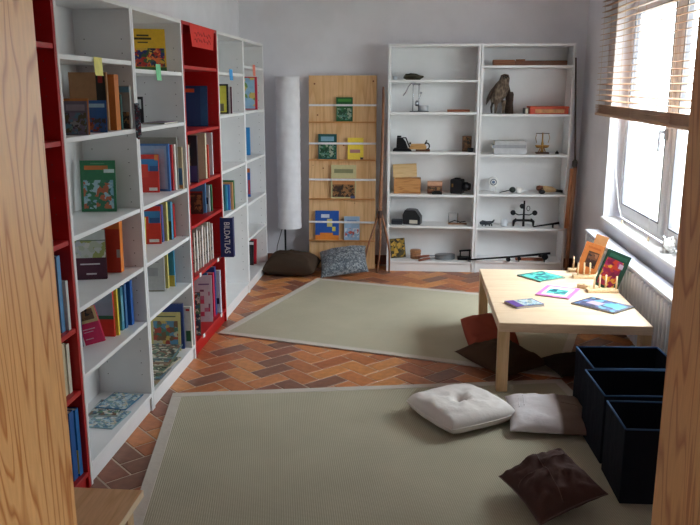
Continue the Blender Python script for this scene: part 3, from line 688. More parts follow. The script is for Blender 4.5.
# --- far white cases of the left row
book('yellow book with black frame in the case beyond the red', (-1.505, 5.72), 6, 1.4605, 0.127, 0.215, 0.012, (36, 36, 44), spine='L', dec=[('yellow_panel', .1, .05, .9, .94, (206, 196, 74)), ('grey_picture', .3, .08, .75, .34, (120, 110, 80))], group=GW3, rot=(R(-4), 0))
book('white book with dark red spine right of the framed yellow', (-1.50, 5.768), 0, 1.4605, 0.142, 0.195, 0.02, (206, 200, 204), dec=[('dark_edge', .92, 0, 1, 1, (90, 30, 50))], group=GW3)
z = 0.7555
book('dark teal book at the left of short far row', (-1.54, 5.575), 0, z, 0.15, 0.19, 0.02, (40, 90, 96), group=GW3)
book('cyan blue book second in short far row', (-1.54, 5.60), 0, z, 0.16, 0.185, 0.02, (70, 160, 190), group=GW3)
book('mid blue book third in short far row', (-1.54, 5.625), 0, z, 0.175, 0.19, 0.02, (60, 110, 180), group=GW3)
book('orange tan book ending short far row', (-1.54, 5.65), 0, z, 0.192, 0.205, 0.02, (206, 150, 100), group=GW3)
book('green tall book standing behind the short far row', (-1.56, 5.675), 0, z, 0.215, 0.215, 0.03, (44, 110, 66), group=GW3)
book('map book with blue cover and red spine in farthest case', (-1.49, 6.67), 4, 1.4675, 0.138, 0.275, 0.02, (196, 44, 66), dec=[(P_, 0, .03, .86, .97, pic_map)], group=GW4)
book('blue book on second shelf of the farthest white case', (-1.56, 6.70), 0, 1.0765, 0.128, 0.238, 0.025, (40, 130, 196), dec=[('cream_panel', 0, .03, .72, .94, (206, 196, 150)), ('black_edge', .6, .05, .74, .9, (30, 36, 40))], group=GW4)
book('blue and orange book on third shelf of farthest case', (-1.55, 6.54), 0, 0.7305, 0.145, 0.245, 0.02, (44, 90, 160), dec=[('orange_top', 0, .86, 1, 1, (200, 110, 50)), ('red_edge', .88, .1, 1, .6, (180, 60, 60))], group=GW4)
book('black thin book with white top leaning in farthest case', (-1.56, 6.70), 0, 0.089, 0.13, 0.22, 0.02, (34, 34, 38), dec=[('white_top', .5, .84, 1, .95, (200, 200, 200))], group=GW4, rot=(R(-8), 0))
book('red book leaning on the black one in farthest case', (-1.56, 6.75), 0, 0.0902, 0.145, 0.225, 0.025, (186, 34, 50), group=GW4, rot=(R(-10), 0))

# --- near red case, mostly hidden by the door lining
book('tall pale blue book seen between pine lining and red side', (-1.55, 2.785), 0, 0.7025, 0.19, 0.305, 0.03, (86, 134, 176), group=GR1)
book('white book behind the tall pale blue book in near red case', (-1.55, 2.82), 0, 0.7025, 0.202, 0.2, 0.02, (200, 200, 196), group=GR1)
GC = 'cream books of the near red case'
for k in range(4):
    book('cream spined book in the near red case below pale blue book', (-1.55, 2.715 + 0.031 * k), 0, 0.4395, 0.185 + 0.004 * (k % 2), 0.205 + 0.006 * (k % 3), 0.026, [(206, 196, 170), (216, 210, 196), (190, 178, 150), (210, 204, 186)][k], group=GC)
book('blue book with white marks at bottom of near red case', (-1.55, 2.735), 0, 0.0755, 0.185, 0.30, 0.03, (30, 110, 176), dec=[('white_marks', .82, .5, .95, .92, picture('marks', [(30, 110, 176), (170, 200, 220), (30, 110, 176)], 60))], group=GR1)
book('darker blue book beside it at bottom of near red case', (-1.55, 2.77), 0, 0.0755, 0.195, 0.295, 0.04, (24, 84, 150), group=GR1)
book('blue book with yellow spine foot in near red case', (-1.55, 2.815), 0, 0.0755, 0.2, 0.29, 0.03, (34, 104, 168), dec=[('yellow_foot', .9, .04, 1, .4, (200, 190, 90))], group=GR1)

# --- sticky notes and paper signs on the shelf edges
def note(label, y0, y1, z0, z1, rgb):
    o = thing('sticky_note', label, 'sticky note', (XS + 0.0015, (y0 + y1) / 2, z1), 0, 'sticky notes on shelf edges')
    h = z1 - z0; w = (y1 - y0) / 2
    m = MB(); n = 5
    for k in range(n):
        a, b = -h * k / n, -h * (k + 1) / n
        m.prism([(0.002 * (k / n) ** 2, a), (0.0008 + 0.002 * (k / n) ** 2, a), (0.0008 + 0.004 * ((k + 1) / n) ** 2, b), (0.004 * ((k + 1) / n) ** 2, b)], -w, w, 'y')
    m.build('paper', plain(rgb, 0.8), o)
note('pale yellow sticky note on the nearest white shelf edge', 3.205, 3.29, 1.69, 1.765, (226, 218, 130))
note('mint green sticky note below the yellow picture book', 3.99, 4.065, 1.68, 1.762, (126, 200, 150))
note('light blue sticky note on shelf beyond the red case', 5.60, 5.70, 1.70, 1.778, (70, 150, 210))
note('salmon pink sticky note on the farthest shelf edge', 6.42, 6.52, 1.745, 1.835, (226, 130, 110))
def sign(label, y0, y1, z0, z1, dy):
    o = thing('paper_sign', label, 'paper sign', (XS + 0.002, y0, z1), 0, 'red paper signs')
    w = y1 - y0; h = z1 - z0
    p = MB().prism([(0, 0), (w, 0), (w - dy, -h), (dy, -h)], 0, 0.0012, 'x').build('paper', plain((206, 52, 44), 0.8), o)
    s = MB(); random.seed(3)
    for r_ in (0.38, 0.66):
        pts = [(0.0016, dy + 0.06 + (w - 2 * dy - 0.12) * k / 16, -h * r_ + 0.012 * math.sin(k * 2.3) + 0.006 * math.sin(k * 5.1)) for k in range(17)]
        s.tube(pts, 0.0022, 5)
    s.build('handwriting', plain((150, 30, 30), 0.7), p)
sign('red handwritten paper sign hung from top of the bright red case', 4.63, 5.20, 1.885, 2.015, 0.04)
sign('red paper sign at the top of near red case', 2.44, 2.66, 1.90, 2.015, 0.01)

# ------------------------------------------------------------------ display board with straps
bd = thing('display_board', 'tall pine display board with ledges and white straps leaning on far wall', 'display board', (-0.66, 7.045, 0.0), (R(-3.6), 0, 0))
MB().box(-0.31, 0.31, 0, 0.02, 0, 1.765, 0.002).build('board', BOARDPINE, bd)
LZ = [0.268, 0.655, 1.012, 1.354]; SZ = [0.435, 0.827, 1.156, 1.499]
for zz in LZ: MB().box(-0.308, 0.308, -0.035, 0, zz - 0.014, zz, 0.002).build('ledge', wood('ledge', (206, 148, 92), (186, 126, 74), 'x', 3), bd)
STRAP = plain((224, 222, 226), 0.8)
for zz in SZ:
    MB().box(-0.312, 0.312, -0.034, -0.031, zz - 0.009, zz + 0.009).build('strap', STRAP, bd)
kn = MB(); random.seed(11)
for k in range(14):
    x, zz = random.uniform(-.28, .28), random.uniform(.1, 1.72); kn.tube([(x, -0.0006, zz), (x, 0.001, zz)], random.uniform(.004, .009), 8)
ko = kn.build('knots', plain((128, 76, 44), 0.6), bd); ko['kind'] = 'stuff'
GB = 'books on the display board'
MTX = Matrix.Translation((-0.66, 7.045, 0)) @ Matrix.Rotation(R(-3.6), 4, 'X')
def bb(label, x0, x1, zz, h, t, col, dec):
    p = MTX @ Vector((x0 + 0.66, -0.029, zz))
    return book(label, (p.x, p.y), 0, p.z + 0.0006, x1 - x0, h, t, col, 'L', dec, group=GB, rot=(R(-3.6), 0))
bb('small dark green book on the top ledge of pine board', -0.715, -0.565, LZ[3], 0.215, 0.01, (30, 84, 44), [(T_, .1, .82, .9, .93, (70, 140, 60)), (P_, .06, .06, .94, .55, pic_forest)])
bb('blue green jungle book at left of second ledge', -0.88, -0.71, LZ[2], 0.228, 0.012, (34, 84, 84), [('pale_title', .15, .72, .85, .9, (120, 160, 180)), (P_, .06, .05, .94, .66, pic_forest)])
bb('bright yellow book at right of second ledge', -0.608, -0.465, LZ[2], 0.195, 0.01, (232, 204, 74), [(P_, .14, .3, .8, .46, (170, 120, 120)), ('dark_corner', .8, .0, 1, .1, (60, 60, 70)), ('title_line', .2, .76, .8, .8, (206, 170, 60))])
bb('beige book with brown horse-coloured landscape on third ledge', -0.76, -0.53, LZ[1], 0.305, 0.012, (196, 186, 140), [(T_, .12, .76, .88, .88, (130, 130, 96)), (P_, .05, .04, .95, .42, pic_brown), ('tan_field', .05, .42, .95, .6, (190, 130, 80)), ('blue_patch', .78, .0, .96, .08, (70, 80, 120))])
bb('blue picture book with orange ground at left of lowest ledge', -0.908, -0.688, LZ[0], 0.27, 0.012, (34, 84, 166), [('title_line', .25, .76, .6, .88, (196, 206, 220)), ('orange_ground', 0, 0, 1, .16, (220, 130, 50)), ('orange_mound', .2, .16, .75, .24, (220, 130, 50)), ('pale_figure', .5, .45, .72, .72, (200, 190, 120)), ('yellow_star', .72, .3, .86, .45, (210, 190, 80))])
bb('light blue winter picture book at right of lowest ledge', -0.638, -0.495, LZ[0], 0.22, 0.01, (150, 180, 210), [(P_, .06, .12, .94, .5, picture('winter', [(150, 180, 210), (190, 90, 80), (206, 210, 220), (110, 150, 190)], 40)), ('title_line', .2, .75, .8, .85, (110, 140, 180))])

# ------------------------------------------------------------------ paper floor lamp
lp = thing('floor_lamp', 'tall white paper column floor lamp in the corner', 'lamp', (-1.15, 7.06, 0))
MB().lathe([(0.12, 0), (0.12, 0.012), (0.02, 0.02), (0.0001, 0.022)], n=28).build('base', plain((40, 40, 44), 0.4), lp)
MB().tube([(-0.045, 0, 0.015), (-0.045, 0, 1.70)], 0.009, 10).build('pole', plain((60, 60, 66), 0.35, 0.5), lp)
bm = bmesh.new(); n, rows = 40, 60; rings = []
for j in range(rows + 1):
    zz = 0.375 + 1.375 * j / rows
    ring = []
    for k in range(n):
        a = 2 * PI * k / n
        r = 0.108 + 0.004 * noise.noise(Vector((math.cos(a) * 3, math.sin(a) * 3, zz * 14))) + 0.002 * math.sin(j * 2.0)
        ring.append(bm.verts.new((r * math.cos(a), r * math.sin(a), zz)))
    rings.append(ring)
for A, B in zip(rings, rings[1:]):
    for k in range(n): f = bm.faces.new((A[k], A[(k + 1) % n], B[(k + 1) % n], B[k])); f.smooth = True
bm.faces.new(rings[-1])
me = bpy.data.meshes.new('paper_shade'); bm.to_mesh(me); bm.free(); me.materials.append(plain((226, 226, 232), 0.9, var=0.04, scale=12, bump=0.3))
link('paper_shade', me, lp)
MB().tube([(-0.06, -0.02, 0.40), (-0.08, -0.03, 0.33), (-0.12, -0.02, 0.2), (-0.14, 0.02, 0.06), (-0.13, 0.08, 0.006)], 0.0035, 7).build('cable', BLACK, lp)

# ------------------------------------------------------------------ old wooden hay fork and flail
fk = thing('hay_fork', 'old wooden hay fork standing on its curved tines beside board', 'hay fork', (-0.30, 6.90, 0))
MB().tube([(0.02, 0.045, 1.66), (0.015, 0.03, 1.1), (0.0, 0.0, 0.56), (0.0, 0.0, 0.44)], [0.011, 0.014, 0.018, 0.015], 10).build('shaft', TOOLWOOD, fk)
MB().lathe([(0.019, 0.50), (0.024, 0.51), (0.024, 0.56), (0.019, 0.57)], n=14).build('binding', plain((66, 44, 36), 0.6), fk)
for pts in ([(-0.012, 0, 0.55), (-0.05, 0, 0.42), (-0.115, 0.0, 0.22), (-0.155, -0.0, 0.0)],
            [(0, -0.008, 0.55), (0.008, -0.02, 0.35), (-0.002, -0.03, 0.15), (-0.02, -0.035, 0.0)],
            [(0.012, 0, 0.55), (0.05, -0.0, 0.40), (0.09, -0.005, 0.2), (0.088, -0.01, 0.0)]):
    P = []
    for k in range(len(pts) - 1):
        for s in range(4): P.append(Vector(pts[k]).lerp(Vector(pts[k + 1]), s / 4))
    P.append(Vector(pts[-1]))
    P = [P[0]] + [(P[i - 1] + P[i] * 2 + P[i + 1]) / 4 for i in range(1, len(P) - 1)] + [P[-1]]
    MB().tube(P, [0.012 - 0.005 * i / len(P) for i in range(len(P))], 8).build('tine', TOOLWOOD, fk)
fl = thing('threshing_flail', 'wooden threshing flail leaning at right side of far bookcase', 'flail', (1.368, 6.80, 0))
MB().tube([(-0.018, 0.10, 1.90), (0.014, 0.02, 1.02)], [0.007, 0.009], 8).build('thin_rod', plain((54, 38, 32), 0.5), fl)
MB().lathe([(0.016, 0.98), (0.024, 0.99), (0.024, 1.03), (0.012, 1.045)], (0.012, 0.02, 0), 12).build('cap', plain((44, 32, 28), 0.5), fl)
MB().tube([(0.016, 0.02, 1.0), (-0.002, 0.0, 0.4), (-0.012, -0.01, 0.0)], [0.019, 0.02, 0.015], 10).build('staff', TOOLWOOD, fl)
MB().tube([(-0.012, 0.015, 0.97), (-0.03, 0.0, 0.45)], [0.015, 0.021], 10).build('swingle', wood('swingle', (172, 112, 74), (134, 80, 50), 'z', 4), fl)

# ------------------------------------------------------------------ low table by the window
tb_ = thing('low_table', 'low pale birch table standing by the window radiator', 'table', (0.47, 4.045, 0.0098))
TX, TY, TZ = 0.812, 1.30, 0.3952
MB().box(0, TX, 0, TY, TZ - 0.05, TZ, 0.003, seg=2).build('table_top', BIRCH, tb_)
for x in (0.002, TX - 0.062):
    for y in (0.002, TY - 0.062): MB().box(x, x + 0.06, y, y + 0.06, 0, TZ - 0.05, 0.003).build('leg', BIRCHZ, tb_)
GT = 'books lying on the low table'
zt = TZ + 0.0098 + 0.0005
def ft(label, c0, c1, c3, t, col, dec):
    """c0 near-left corner, c1 along the width, c3 along the depth"""
    a = math.degrees(math.atan2(c1[1] - c0[1], c1[0] - c0[0])); w = math.hypot(c1[0] - c0[0], c1[1] - c0[1]); d = math.hypot(c3[0] - c0[0], c3[1] - c0[1])
    flatbook(label, c0, a, zt, w, d, t, col, dec, GT)
ft('turquoise green picture book lying at the back of the table', (0.706, 5.149), (0.835, 4.972), (0.885, 5.29), 0.008, (40, 96, 86), [(P_, .06, .05, .94, .95, pic_teal)])
ft('pink framed picture book lying in the middle of the table', (0.751, 4.643), (0.938, 4.555), (0.87, 4.88), 0.008, (206, 110, 180), [('pale_panel', .12, .1, .88, .9, (226, 206, 220)), (P_, .22, .24, .78, .7, pic_teal)])
ft('small purple and blue book lying near the table front', (0.545, 4.455), (0.60, 4.33), (0.715, 4.53), 0.012, (90, 80, 140), [(P_, .05, .3, .95, .95, pic_sea), ('purple_strip', .05, .03, .95, .3, (96, 60, 140))])
ft('dark night-blue picture book lying at the table right', (0.933, 4.465), (1.13, 4.262), (1.085, 4.612), 0.008, (44, 40, 60), [(P_, .05, .05, .95, .95, pic_night), ('teal_corner', .55, .4, .93, .8, (80, 160, 170)), ('pale_patch', .2, .3, .5, .62, (170, 150, 170))])
# upright books held between the pegs
book('orange book with dark portrait standing in the peg rack', (1.10, 5.20), -22, zt + 0.021, 0.12, 0.225, 0.012, (190, 112, 56), 'L', [('dark_frame', .3, .28, .9, .76, (80, 50, 34)), (P_, .36, .3, .86, .72, pic_port), ('title_line', .2, .84, .9, .9, (170, 90, 40))], group='books standing in peg racks', rot=(R(-8), R(15)))
book('dark green book with crimson picture standing in the peg rack', (1.15, 4.885), -30, zt + 0.021, 0.15, 0.245, 0.012, (28, 66, 52), 'L', [(P_, .1, .08, .82, .8, pic_pink), ('pale_disc', .68, .62, .86, .74, (190, 170, 190)), (T_, .15, .84, .9, .93, (40, 90, 70))], group='books standing in peg racks', rot=(R(-8), R(17)))
book('plain tan book behind the two upright books', (1.16, 5.235), -16, zt + 0.021, 0.085, 0.27, 0.012, (186, 132, 84), 'L', group='books standing in peg racks', rot=(R(-4), R(15)))
def peg_rack(label, x, y, rz, L, W, pegs):
    o = thing('peg_rack', label, 'peg rack', (x, y, zt), R(rz), 'wooden peg racks on the table')
    MB().box(0, L, 0, W, 0, 0.02, 0.003).build('base', LIGHTWOOD, o)
    for px, py in pegs: MB().tube([(px, py, 0.018), (px, py, 0.104)], 0.0055, 10).build('peg', LIGHTWOOD, o)
peg_rack('pale wooden rack with two pegs farthest back on the table', 1.075, 5.285, 0, 0.12, 0.055, [(0.035, 0.03), (0.08, 0.028)])
peg_rack('pale wooden rack with three pegs in front of the orange book', 1.07, 5.10, 0, 0.17, 0.055, [(0.033, 0.028), (0.073, 0.03), (0.111, 0.03)])
peg_rack('pale wooden rack with four pegs nearest the table edge', 1.085, 4.73, 2, 0.19, 0.06, [(0.043, 0.026), (0.083, 0.05), (0.12, 0.05), (0.175, 0.014)])
bl = thing('wooden_block', 'short pale wooden block left of the nearest peg rack', 'wooden block', (1.04, 4.85, zt), R(-35))
MB().box(0, 0.075, 0, 0.035, 0, 0.028, 0.004).build('block', LIGHTWOOD, bl)
MB().tube([(0.04, 0.017, 0.0275), (0.04, 0.017, 0.0285)], 0.009, 12).build('hole', plain((110, 76, 48), 0.8), bl)

# birch board table in the near left corner
bt = thing('side_bench', 'low birch bench corner beside the pine lining', 'bench', (-1.24, 1.30, 0))
MB().box(0, 0.412, 0, 0.84, 0.388, 0.41, 0.001).build('top', wood('veneer', (222, 178, 134), (210, 164, 118), 'y', 2.5), bt)
for bx in ((0.4125, 0.4145, 0.0, 0.84), ): MB().box(*bx, 0.388, 0.4105).build('edge_band', plain((236, 214, 180), 0.5), bt)
for x in (0.02, 0.34):
    for y in (0.03, 0.76): MB().box(x, x + 0.05, y, y + 0.05, 0, 0.388, 0.002).build('leg', BIRCHZ, bt)

# ------------------------------------------------------------------ dark storage boxes
BOXF = fabric((24, 28, 38), 0.1, 500); BIND = fabric((62, 92, 128), 0.1, 300)
def storage_box(label, x, y, w, d, h, rz):
    o = thing('storage_box', label, 'storage box', (x, y, 0.010 if y < 4 else 0), R(rz), 'dark fabric storage boxes')
    T = 0.006
    for nm, b in (('front_panel', (0, w, 0, T, 0, h)), ('back_panel', (0, w, d - T, d, 0, h)), ('side_panel', (0, T, T, d - T, 0, h)), ('side_panel', (w - T, w, T, d - T, 0, h)), ('bottom_panel', (T, w - T, T, d - T, 0.001, 0.006))):
        MB().box(*b, 0.001).build(nm, BOXF, o)
    for pts in ([(0, 0, h), (w, 0, h)], [(w, 0, h), (w, d, h)], [(w, d, h), (0, d, h)], [(0, d, h), (0, 0, h)]):
        P = [(T / 2 + p[0] * (w - T) / w, T / 2 + p[1] * (d - T) / d, p[2]) for p in pts]
        MB().tube(P, 0.0042, 8).build('rim_binding', BIND, o)
    return o
storage_box('empty dark blue fabric box nearest the camera, first of three', 0.845, 2.895, 0.40, 0.29, 0.32, 1)
storage_box('dark blue fabric box in the middle of the three boxes', 0.845, 3.235, 0.42, 0.325, 0.32, 3)
storage_box('dark blue fabric box farthest back beside the table leg', 0.872, 3.575, 0.42, 0.33, 0.32, 3)

# ------------------------------------------------------------------ cushions
def cushion(name, label, mat, a, b, t, loc, rot, seed=0, pinch=0.12, tuft=False, flatb=0.45, wr=0.006, group='cushions on the floor', pipe=None, n=36, seams=(), pw=2.4, droop=0.0, rnd=0.0):
    o = thing(name, label, 'cushion', loc, rot, group)
    def pt(u, v, top):
        x = a * u * (1 - pinch * (1 - v * v) * u * u); y = b * v * (1 - pinch * (1 - u * u) * v * v)
        if rnd: x, y = a * u * math.sqrt(1 - rnd * v * v / 2), b * v * math.sqrt(1 - rnd * u * u / 2)
        k = ((1 - abs(u) ** pw) * (1 - abs(v) ** pw))
        zz = t * max(0.0, k) ** 0.5
        if tuft: zz = t * (max(0.0, (1 - abs(u) ** 9) * (1 - abs(v) ** 9)) ** 0.4) * (0.72 + 0.28 * max(0, k) ** 0.5)
        nz = noise.noise(Vector((x * 14 + seed * 3.1, y * 14, seed * 1.7 + (0 if top else 9)))) * wr + noise.noise(Vector((x * 32, y * 32 + seed, 4))) * wr * 0.5
        edge = min(1.0, 4 * (1 - max(abs(u), abs(v))))
        zz += nz * edge
        if top and tuft:
            r = math.hypot(x, y)
            zz -= 0.034 * math.exp(-(r / 0.028) ** 2)
            for d in (abs(x - y) / 1.414, abs(x + y) / 1.414, abs(x), abs(y)):
                zz -= 0.014 * math.exp(-(d / 0.012) ** 2) * math.exp(-(r / 0.09) ** 2)
        dz = -droop * (u * u) * 1.0
        return (x, y, (zz if top else -zz * flatb) + dz)
    bm = bmesh.new(); G = {}
    for top in (True, False):
        for i in range(n + 1):
            for j in range(n + 1):
                rim = i in (0, n) or j in (0, n)
                if not top and rim: G[(False, i, j)] = G[(True, i, j)]; continue
                # denser towards the rim
                u = math.sin((2 * i / n - 1) * PI / 2); v = math.sin((2 * j / n - 1) * PI / 2)
                p = pt(u, v, top)
                if rim: p = (p[0], p[1], -droop * u * u)
                G[(top, i, j)] = bm.verts.new(p)
    for top in (True, False):
        for i in range(n):
            for j in range(n):
                q = [G[(top, i, j)], G[(top, i + 1, j)], G[(top, i + 1, j + 1)], G[(top, i, j + 1)]]
                f = bm.faces.new(q if top else q[::-1]); f.smooth = True
    me = bpy.data.meshes.new('body'); bm.to_mesh(me); bm.free()
    for mm in (mat if isinstance(mat, list) else [mat]): me.materials.append(mm)
    bo = link('body', me, o)
    m = MB()
    P = []
    for k in range(4 * 14):
        s = k / 14.0; e = int(s) % 4; f_ = (s - int(s)) * 2 - 1
        u, v = [(f_, -1), (1, f_), (-f_, 1), (-1, -f_)][e]
        q = pt(u, v, True); P.append((q[0], q[1], -droop * u * u))
    P.append(P[0])
    m.tube(P, 0.0035 if pipe else 0.002, 6).build('piping' if pipe else 'seam', pipe or (mat[0] if isinstance(mat, list) else mat), o)
    for (u0, v0, u1, v1) in seams:
        S = [Vector(pt(u0 + (u1 - u0) * k / 24, v0 + (v1 - v0) * k / 24, True)) + Vector((0, 0, 0.0008)) for k in range(25)]
        MB().tube(S, 0.0016, 5).build('seam', pipe or (mat[0] if isinstance(mat, list) else mat), o)
    return o
CREAM = fabric((228, 222, 218), 0.04, 500); TAUPE = fabric((112, 94, 84), 0.1, 400)
cushion('seat_cushion', 'thick white tufted cushion with piped edges on the near rug', CREAM, 0.207, 0.21, 0.062, (0.256, 3.69, 0.062), R(33), 1, 0.0, True, 0.82, 0.010, pipe=CREAM, rnd=0.22)
def two_tone():
    m, nt, b = new_mat('white_and_taupe_fabric')
    tc = N(nt, 'ShaderNodeTexCoord'); sp = N(nt, 'ShaderNodeSeparateXYZ'); nt.links.new(tc.outputs['Object'], sp.inputs[0])
    r = ramp(nt, [(0.0, srgb(222, 218, 222)), (0.532, srgb(220, 214, 216)), (0.552, srgb(132, 112, 102))])
    ad = N(nt, 'ShaderNodeMath', operation='ADD'); ad.inputs[1].default_value = 0.5; nt.links.new(sp.outputs['X'], ad.inputs[0]); nt.links.new(ad.outputs[0], r.inputs['Fac'])
    nt.links.new(r.outputs['Color'], b.inputs['Base Color']); b.inputs['Roughness'].default_value = 0.9; b.inputs['Specular IOR Level'].default_value = 0.15
    n2 = N(nt, 'ShaderNodeTexNoise', i_Scale=16.0, i_Detail=4.0); nt.links.new(tc.outputs['Object'], n2.inputs['Vector'])
    bp = N(nt, 'ShaderNodeBump', i_Strength=0.25, i_Distance=0.02); nt.links.new(n2.outputs['Fac'], bp.inputs['Height']); nt.links.new(bp.outputs['Normal'], b.inputs['Normal'])
    return m
cushion('throw_cushion', 'white and taupe cushion lying between tufted cushion and boxes', two_tone(), 0.20, 0.215, 0.062, (0.692, 3.68, 0.042), R(-3), 2, 0.05, False, 0.52, 0.010, seams=[(-0.75, -0.1, -0.72, 0.55), (-0.62, -0.05, -0.6, 0.6), (0.3, 0.1, 0.95, 0.0)], pw=3.0)
BROWN = fabric((84, 62, 58), 0.12, 350)
cushion('throw_cushion', 'dark brown creased cushion propped against the nearest storage box', BROWN, 0.148, 0.165, 0.085, (0.57, 2.88, 0.088), (R(6), R(-17), R(20)), 3, 0.09, False, 0.55, 0.034, seams=[(-0.2, -0.95, 0.1, 0.95), (-0.95, 0.15, 0.95, 0.25)], pipe=fabric((110, 90, 86), 0.1, 300), pw=3.0)
cushion('throw_cushion', 'terracotta red cushion leaning behind the table leg', fabric((150, 72, 56), 0.1, 350), 0.16, 0.15, 0.075, (0.50, 4.79, 0.115), (R(26), R(-4), R(10)), 4, 0.0, pw=3.0, wr=0.016, rnd=0.12)
cushion('throw_cushion', 'dark brown pointed cushion lying under the low table', fabric((78, 58, 44), 0.12, 350), 0.20, 0.20, 0.08, (0.545, 4.45, 0.066), (R(6), R(2), R(43)), 5, 0.10, flatb=0.6, pw=2.6, wr=0.016)
cushion('throw_cushion', 'nearly black cushion on the floor behind the storage boxes', fabric((46, 34, 30), 0.12, 350), 0.19, 0.15, 0.06, (0.98, 4.42, 0.045), R(20), 6, 0.08)
cushion('throw_cushion', 'dark brown cushion lying at the foot of the paper lamp', fabric((66, 52, 42), 0.12, 350), 0.235, 0.17, 0.125, (-1.09, 6.77, 0.075), (R(6), 0, R(-5)), 7, 0.03, pw=3.4, flatb=0.55, wr=0.014)
cushion('throw_cushion', 'grey patterned cushion propped against the pine display board', pic_cush, 0.215, 0.18, 0.085, (-0.622, 6.80, 0.115), (R(28), R(-8), R(4)), 8, 0.06, pw=3.0, wr=0.014)

# ------------------------------------------------------------------ old things on the far shelves
Y0 = 7.08
# left case, from the top
t = thing('glass_dish', 'tiny glass dish at the left of the top shelf', 'dish', (-0.185, Y0, 1.7195))
MB().lathe([(0.012, 0), (0.018, 0.004), (0.021, 0.032), (0.019, 0.032), (0.016, 0.008), (0.0001, 0.006)], n=18).build('bowl', plain((196, 204, 212), 0.1), t)
t = thing('wooden_clog', 'dark carved wooden shoe lying on the top shelf', 'shoe', (-0.02, Y0, 1.7195))
b = MB(); b.tube([(-0.09, 0, 0.02), (-0.075, 0, 0.024), (-0.03, 0, 0.03), (0.02, 0, 0.028), (0.055, 0, 0.022), (0.09, 0, 0.03)], [0.008, 0.02, 0.03, 0.028, 0.02, 0.006], 14); b.box(-0.07, 0.06, -0.02, 0.02, 0, 0.012, 0.003)
b.build('body', plain((48, 44, 28), 0.5, var=0.2), t); MB().ring((-0.035, 0, 0.05), 0.035, 0.018, 0.005, 20, 6).build('opening_rim', plain((30, 28, 20), 0.6), t)
t = thing('metal_press', 'old metal hand press with crank arm and shiny pot', 'kitchen press', (0.0, Y0, 1.4415))
MB().box(-0.05, 0.12, -0.05, 0.05, 0, 0.008, 0.002).build('base', metal((120, 122, 128), 0.4), t)
for x in (-0.022, 0.03): MB().tube([(x, 0, 0.007), (x, 0, 0.245)], 0.004, 8).build('post', STEEL, t)
MB().box(-0.035, 0.042, -0.008, 0.008, 0.235, 0.25, 0.002).build('crossbar', STEEL, t)
MB().tube([(0.0, 0, 0.25), (-0.04, 0, 0.248), (-0.065, 0, 0.22), (-0.085, 0, 0.175), (-0.11, 0, 0.14)], 0.0055, 8).build('crank_arm', STEEL, t)
MB().ball((0.05, 0, 0.165), 0.010).build('knob', STEEL, t)
MB().tube([(0.03, 0, 0.10), (0.05, 0, 0.16)], 0.003, 6).build('lever', STEEL, t)
MB().lathe([(0.008, 0.05), (0.016, 0.058), (0.016, 0.085), (0.006, 0.1)], (0.012, 0, 0), 14).build('screw_head', STEEL, t)
MB().lathe([(0.042, 0.0085), (0.043, 0.012), (0.043, 0.055), (0.046, 0.058), (0.04, 0.058), (0.039, 0.014), (0.0001, 0.013)], (0.075, 0, 0), 26).build('pot', plain((206, 208, 214), 0.28, 0.55), t)
t = thing('slat_box', 'reddish wooden slat box lying on second shelf', 'box', (0.385, Y0, 1.4415))
MB().box(-0.10, 0.10, -0.025, 0.025, 0, 0.016, 0.002).build('body', wood('redwood', (168, 104, 78), (140, 80, 60), 'x', 5), t); MB().box(-0.10, 0.10, -0.022, 0.022, 0.0162, 0.021, 0.001).build('lid', wood('redwood', None, None), t)
t = thing('flat_iron', 'tall black charcoal iron on the third shelf', 'iron', (-0.11, Y0, 1.0915))
MB().prism([(-0.085, 0), (0.085, 0), (0.075, 0.02), (0.055, 0.028), (-0.07, 0.028), (-0.085, 0.015)], -0.045, 0.045).build('sole', IRON, t)
MB().prism([(-0.055, 0.028), (0.05, 0.028), (0.03, 0.085), (-0.0, 0.12), (-0.05, 0.125)], -0.035, 0.035).build('body', IRON, t)
MB().box(-0.05, -0.01, -0.02, 0.02, 0.125, 0.138, 0.003).build('lid', IRON, t)
MB().tube([(0.0, 0, 0.118), (0.03, 0, 0.12), (0.05, 0, 0.07), (0.07, 0, 0.03)], 0.006, 8).build('handle', IRON, t)
t = thing('hand_plane', 'tan wooden hand plane with dark crank on the third shelf', 'hand plane', (0.04, Y0, 1.0915))
MB().prism([(-0.085, 0.03), (-0.075, 0.018), (0.06, 0.018), (0.07, 0.04), (0.05, 0.066), (-0.07, 0.064)], -0.03, 0.03).build('body', wood('plane', (206, 164, 108), (182, 136, 84), 'x', 5), t)
MB().box(-0.03, 0.10, -0.035, 0.035, 0, 0.018, 0.003).build('base', DARKWOOD, t)
MB().prism([(0.045, 0.06), (0.06, 0.06), (0.075, 0.1), (0.065, 0.1)], -0.012, 0.012).build('blade', IRON, t)
MB().ring((0.07, 0, 0.045), 0.024, 0.028, 0.006, 20, 6, 'y').build('crank', IRON, t); MB().ball((-0.08, 0, 0.07), 0.010).build('knob', IRON, t)
t = thing('framed_picture', 'small brown picture book propped on the third shelf', 'picture', (0.47, Y0, 1.0915), (R(-8), 0, 0))
MB().box(-0.042, 0.042, 0, 0.012, 0, 0.138, 0.002).build('panel', plain((110, 76, 54), 0.5), t); MB().box(-0.036, 0.036, -0.001, 0.0005, 0.008, 0.13).build('picture', pic_brown, t)
t = thing('dark_cup', 'small dark cup in front of the brown picture', 'cup', (0.50, Y0 - 0.05, 1.0915))
MB().lathe([(0.018, 0), (0.026, 0.006), (0.028, 0.035), (0.024, 0.035), (0.02, 0.01), (0.0001, 0.008)], n=18).build('cup', BLACK, t)
t = thing('wooden_chest', 'wooden box with its pale lid standing open on fourth shelf', 'box', (-0.06, Y0 + 0.02, 0.7115))
w_, h_, d_ = 0.122, 0.132, 0.075
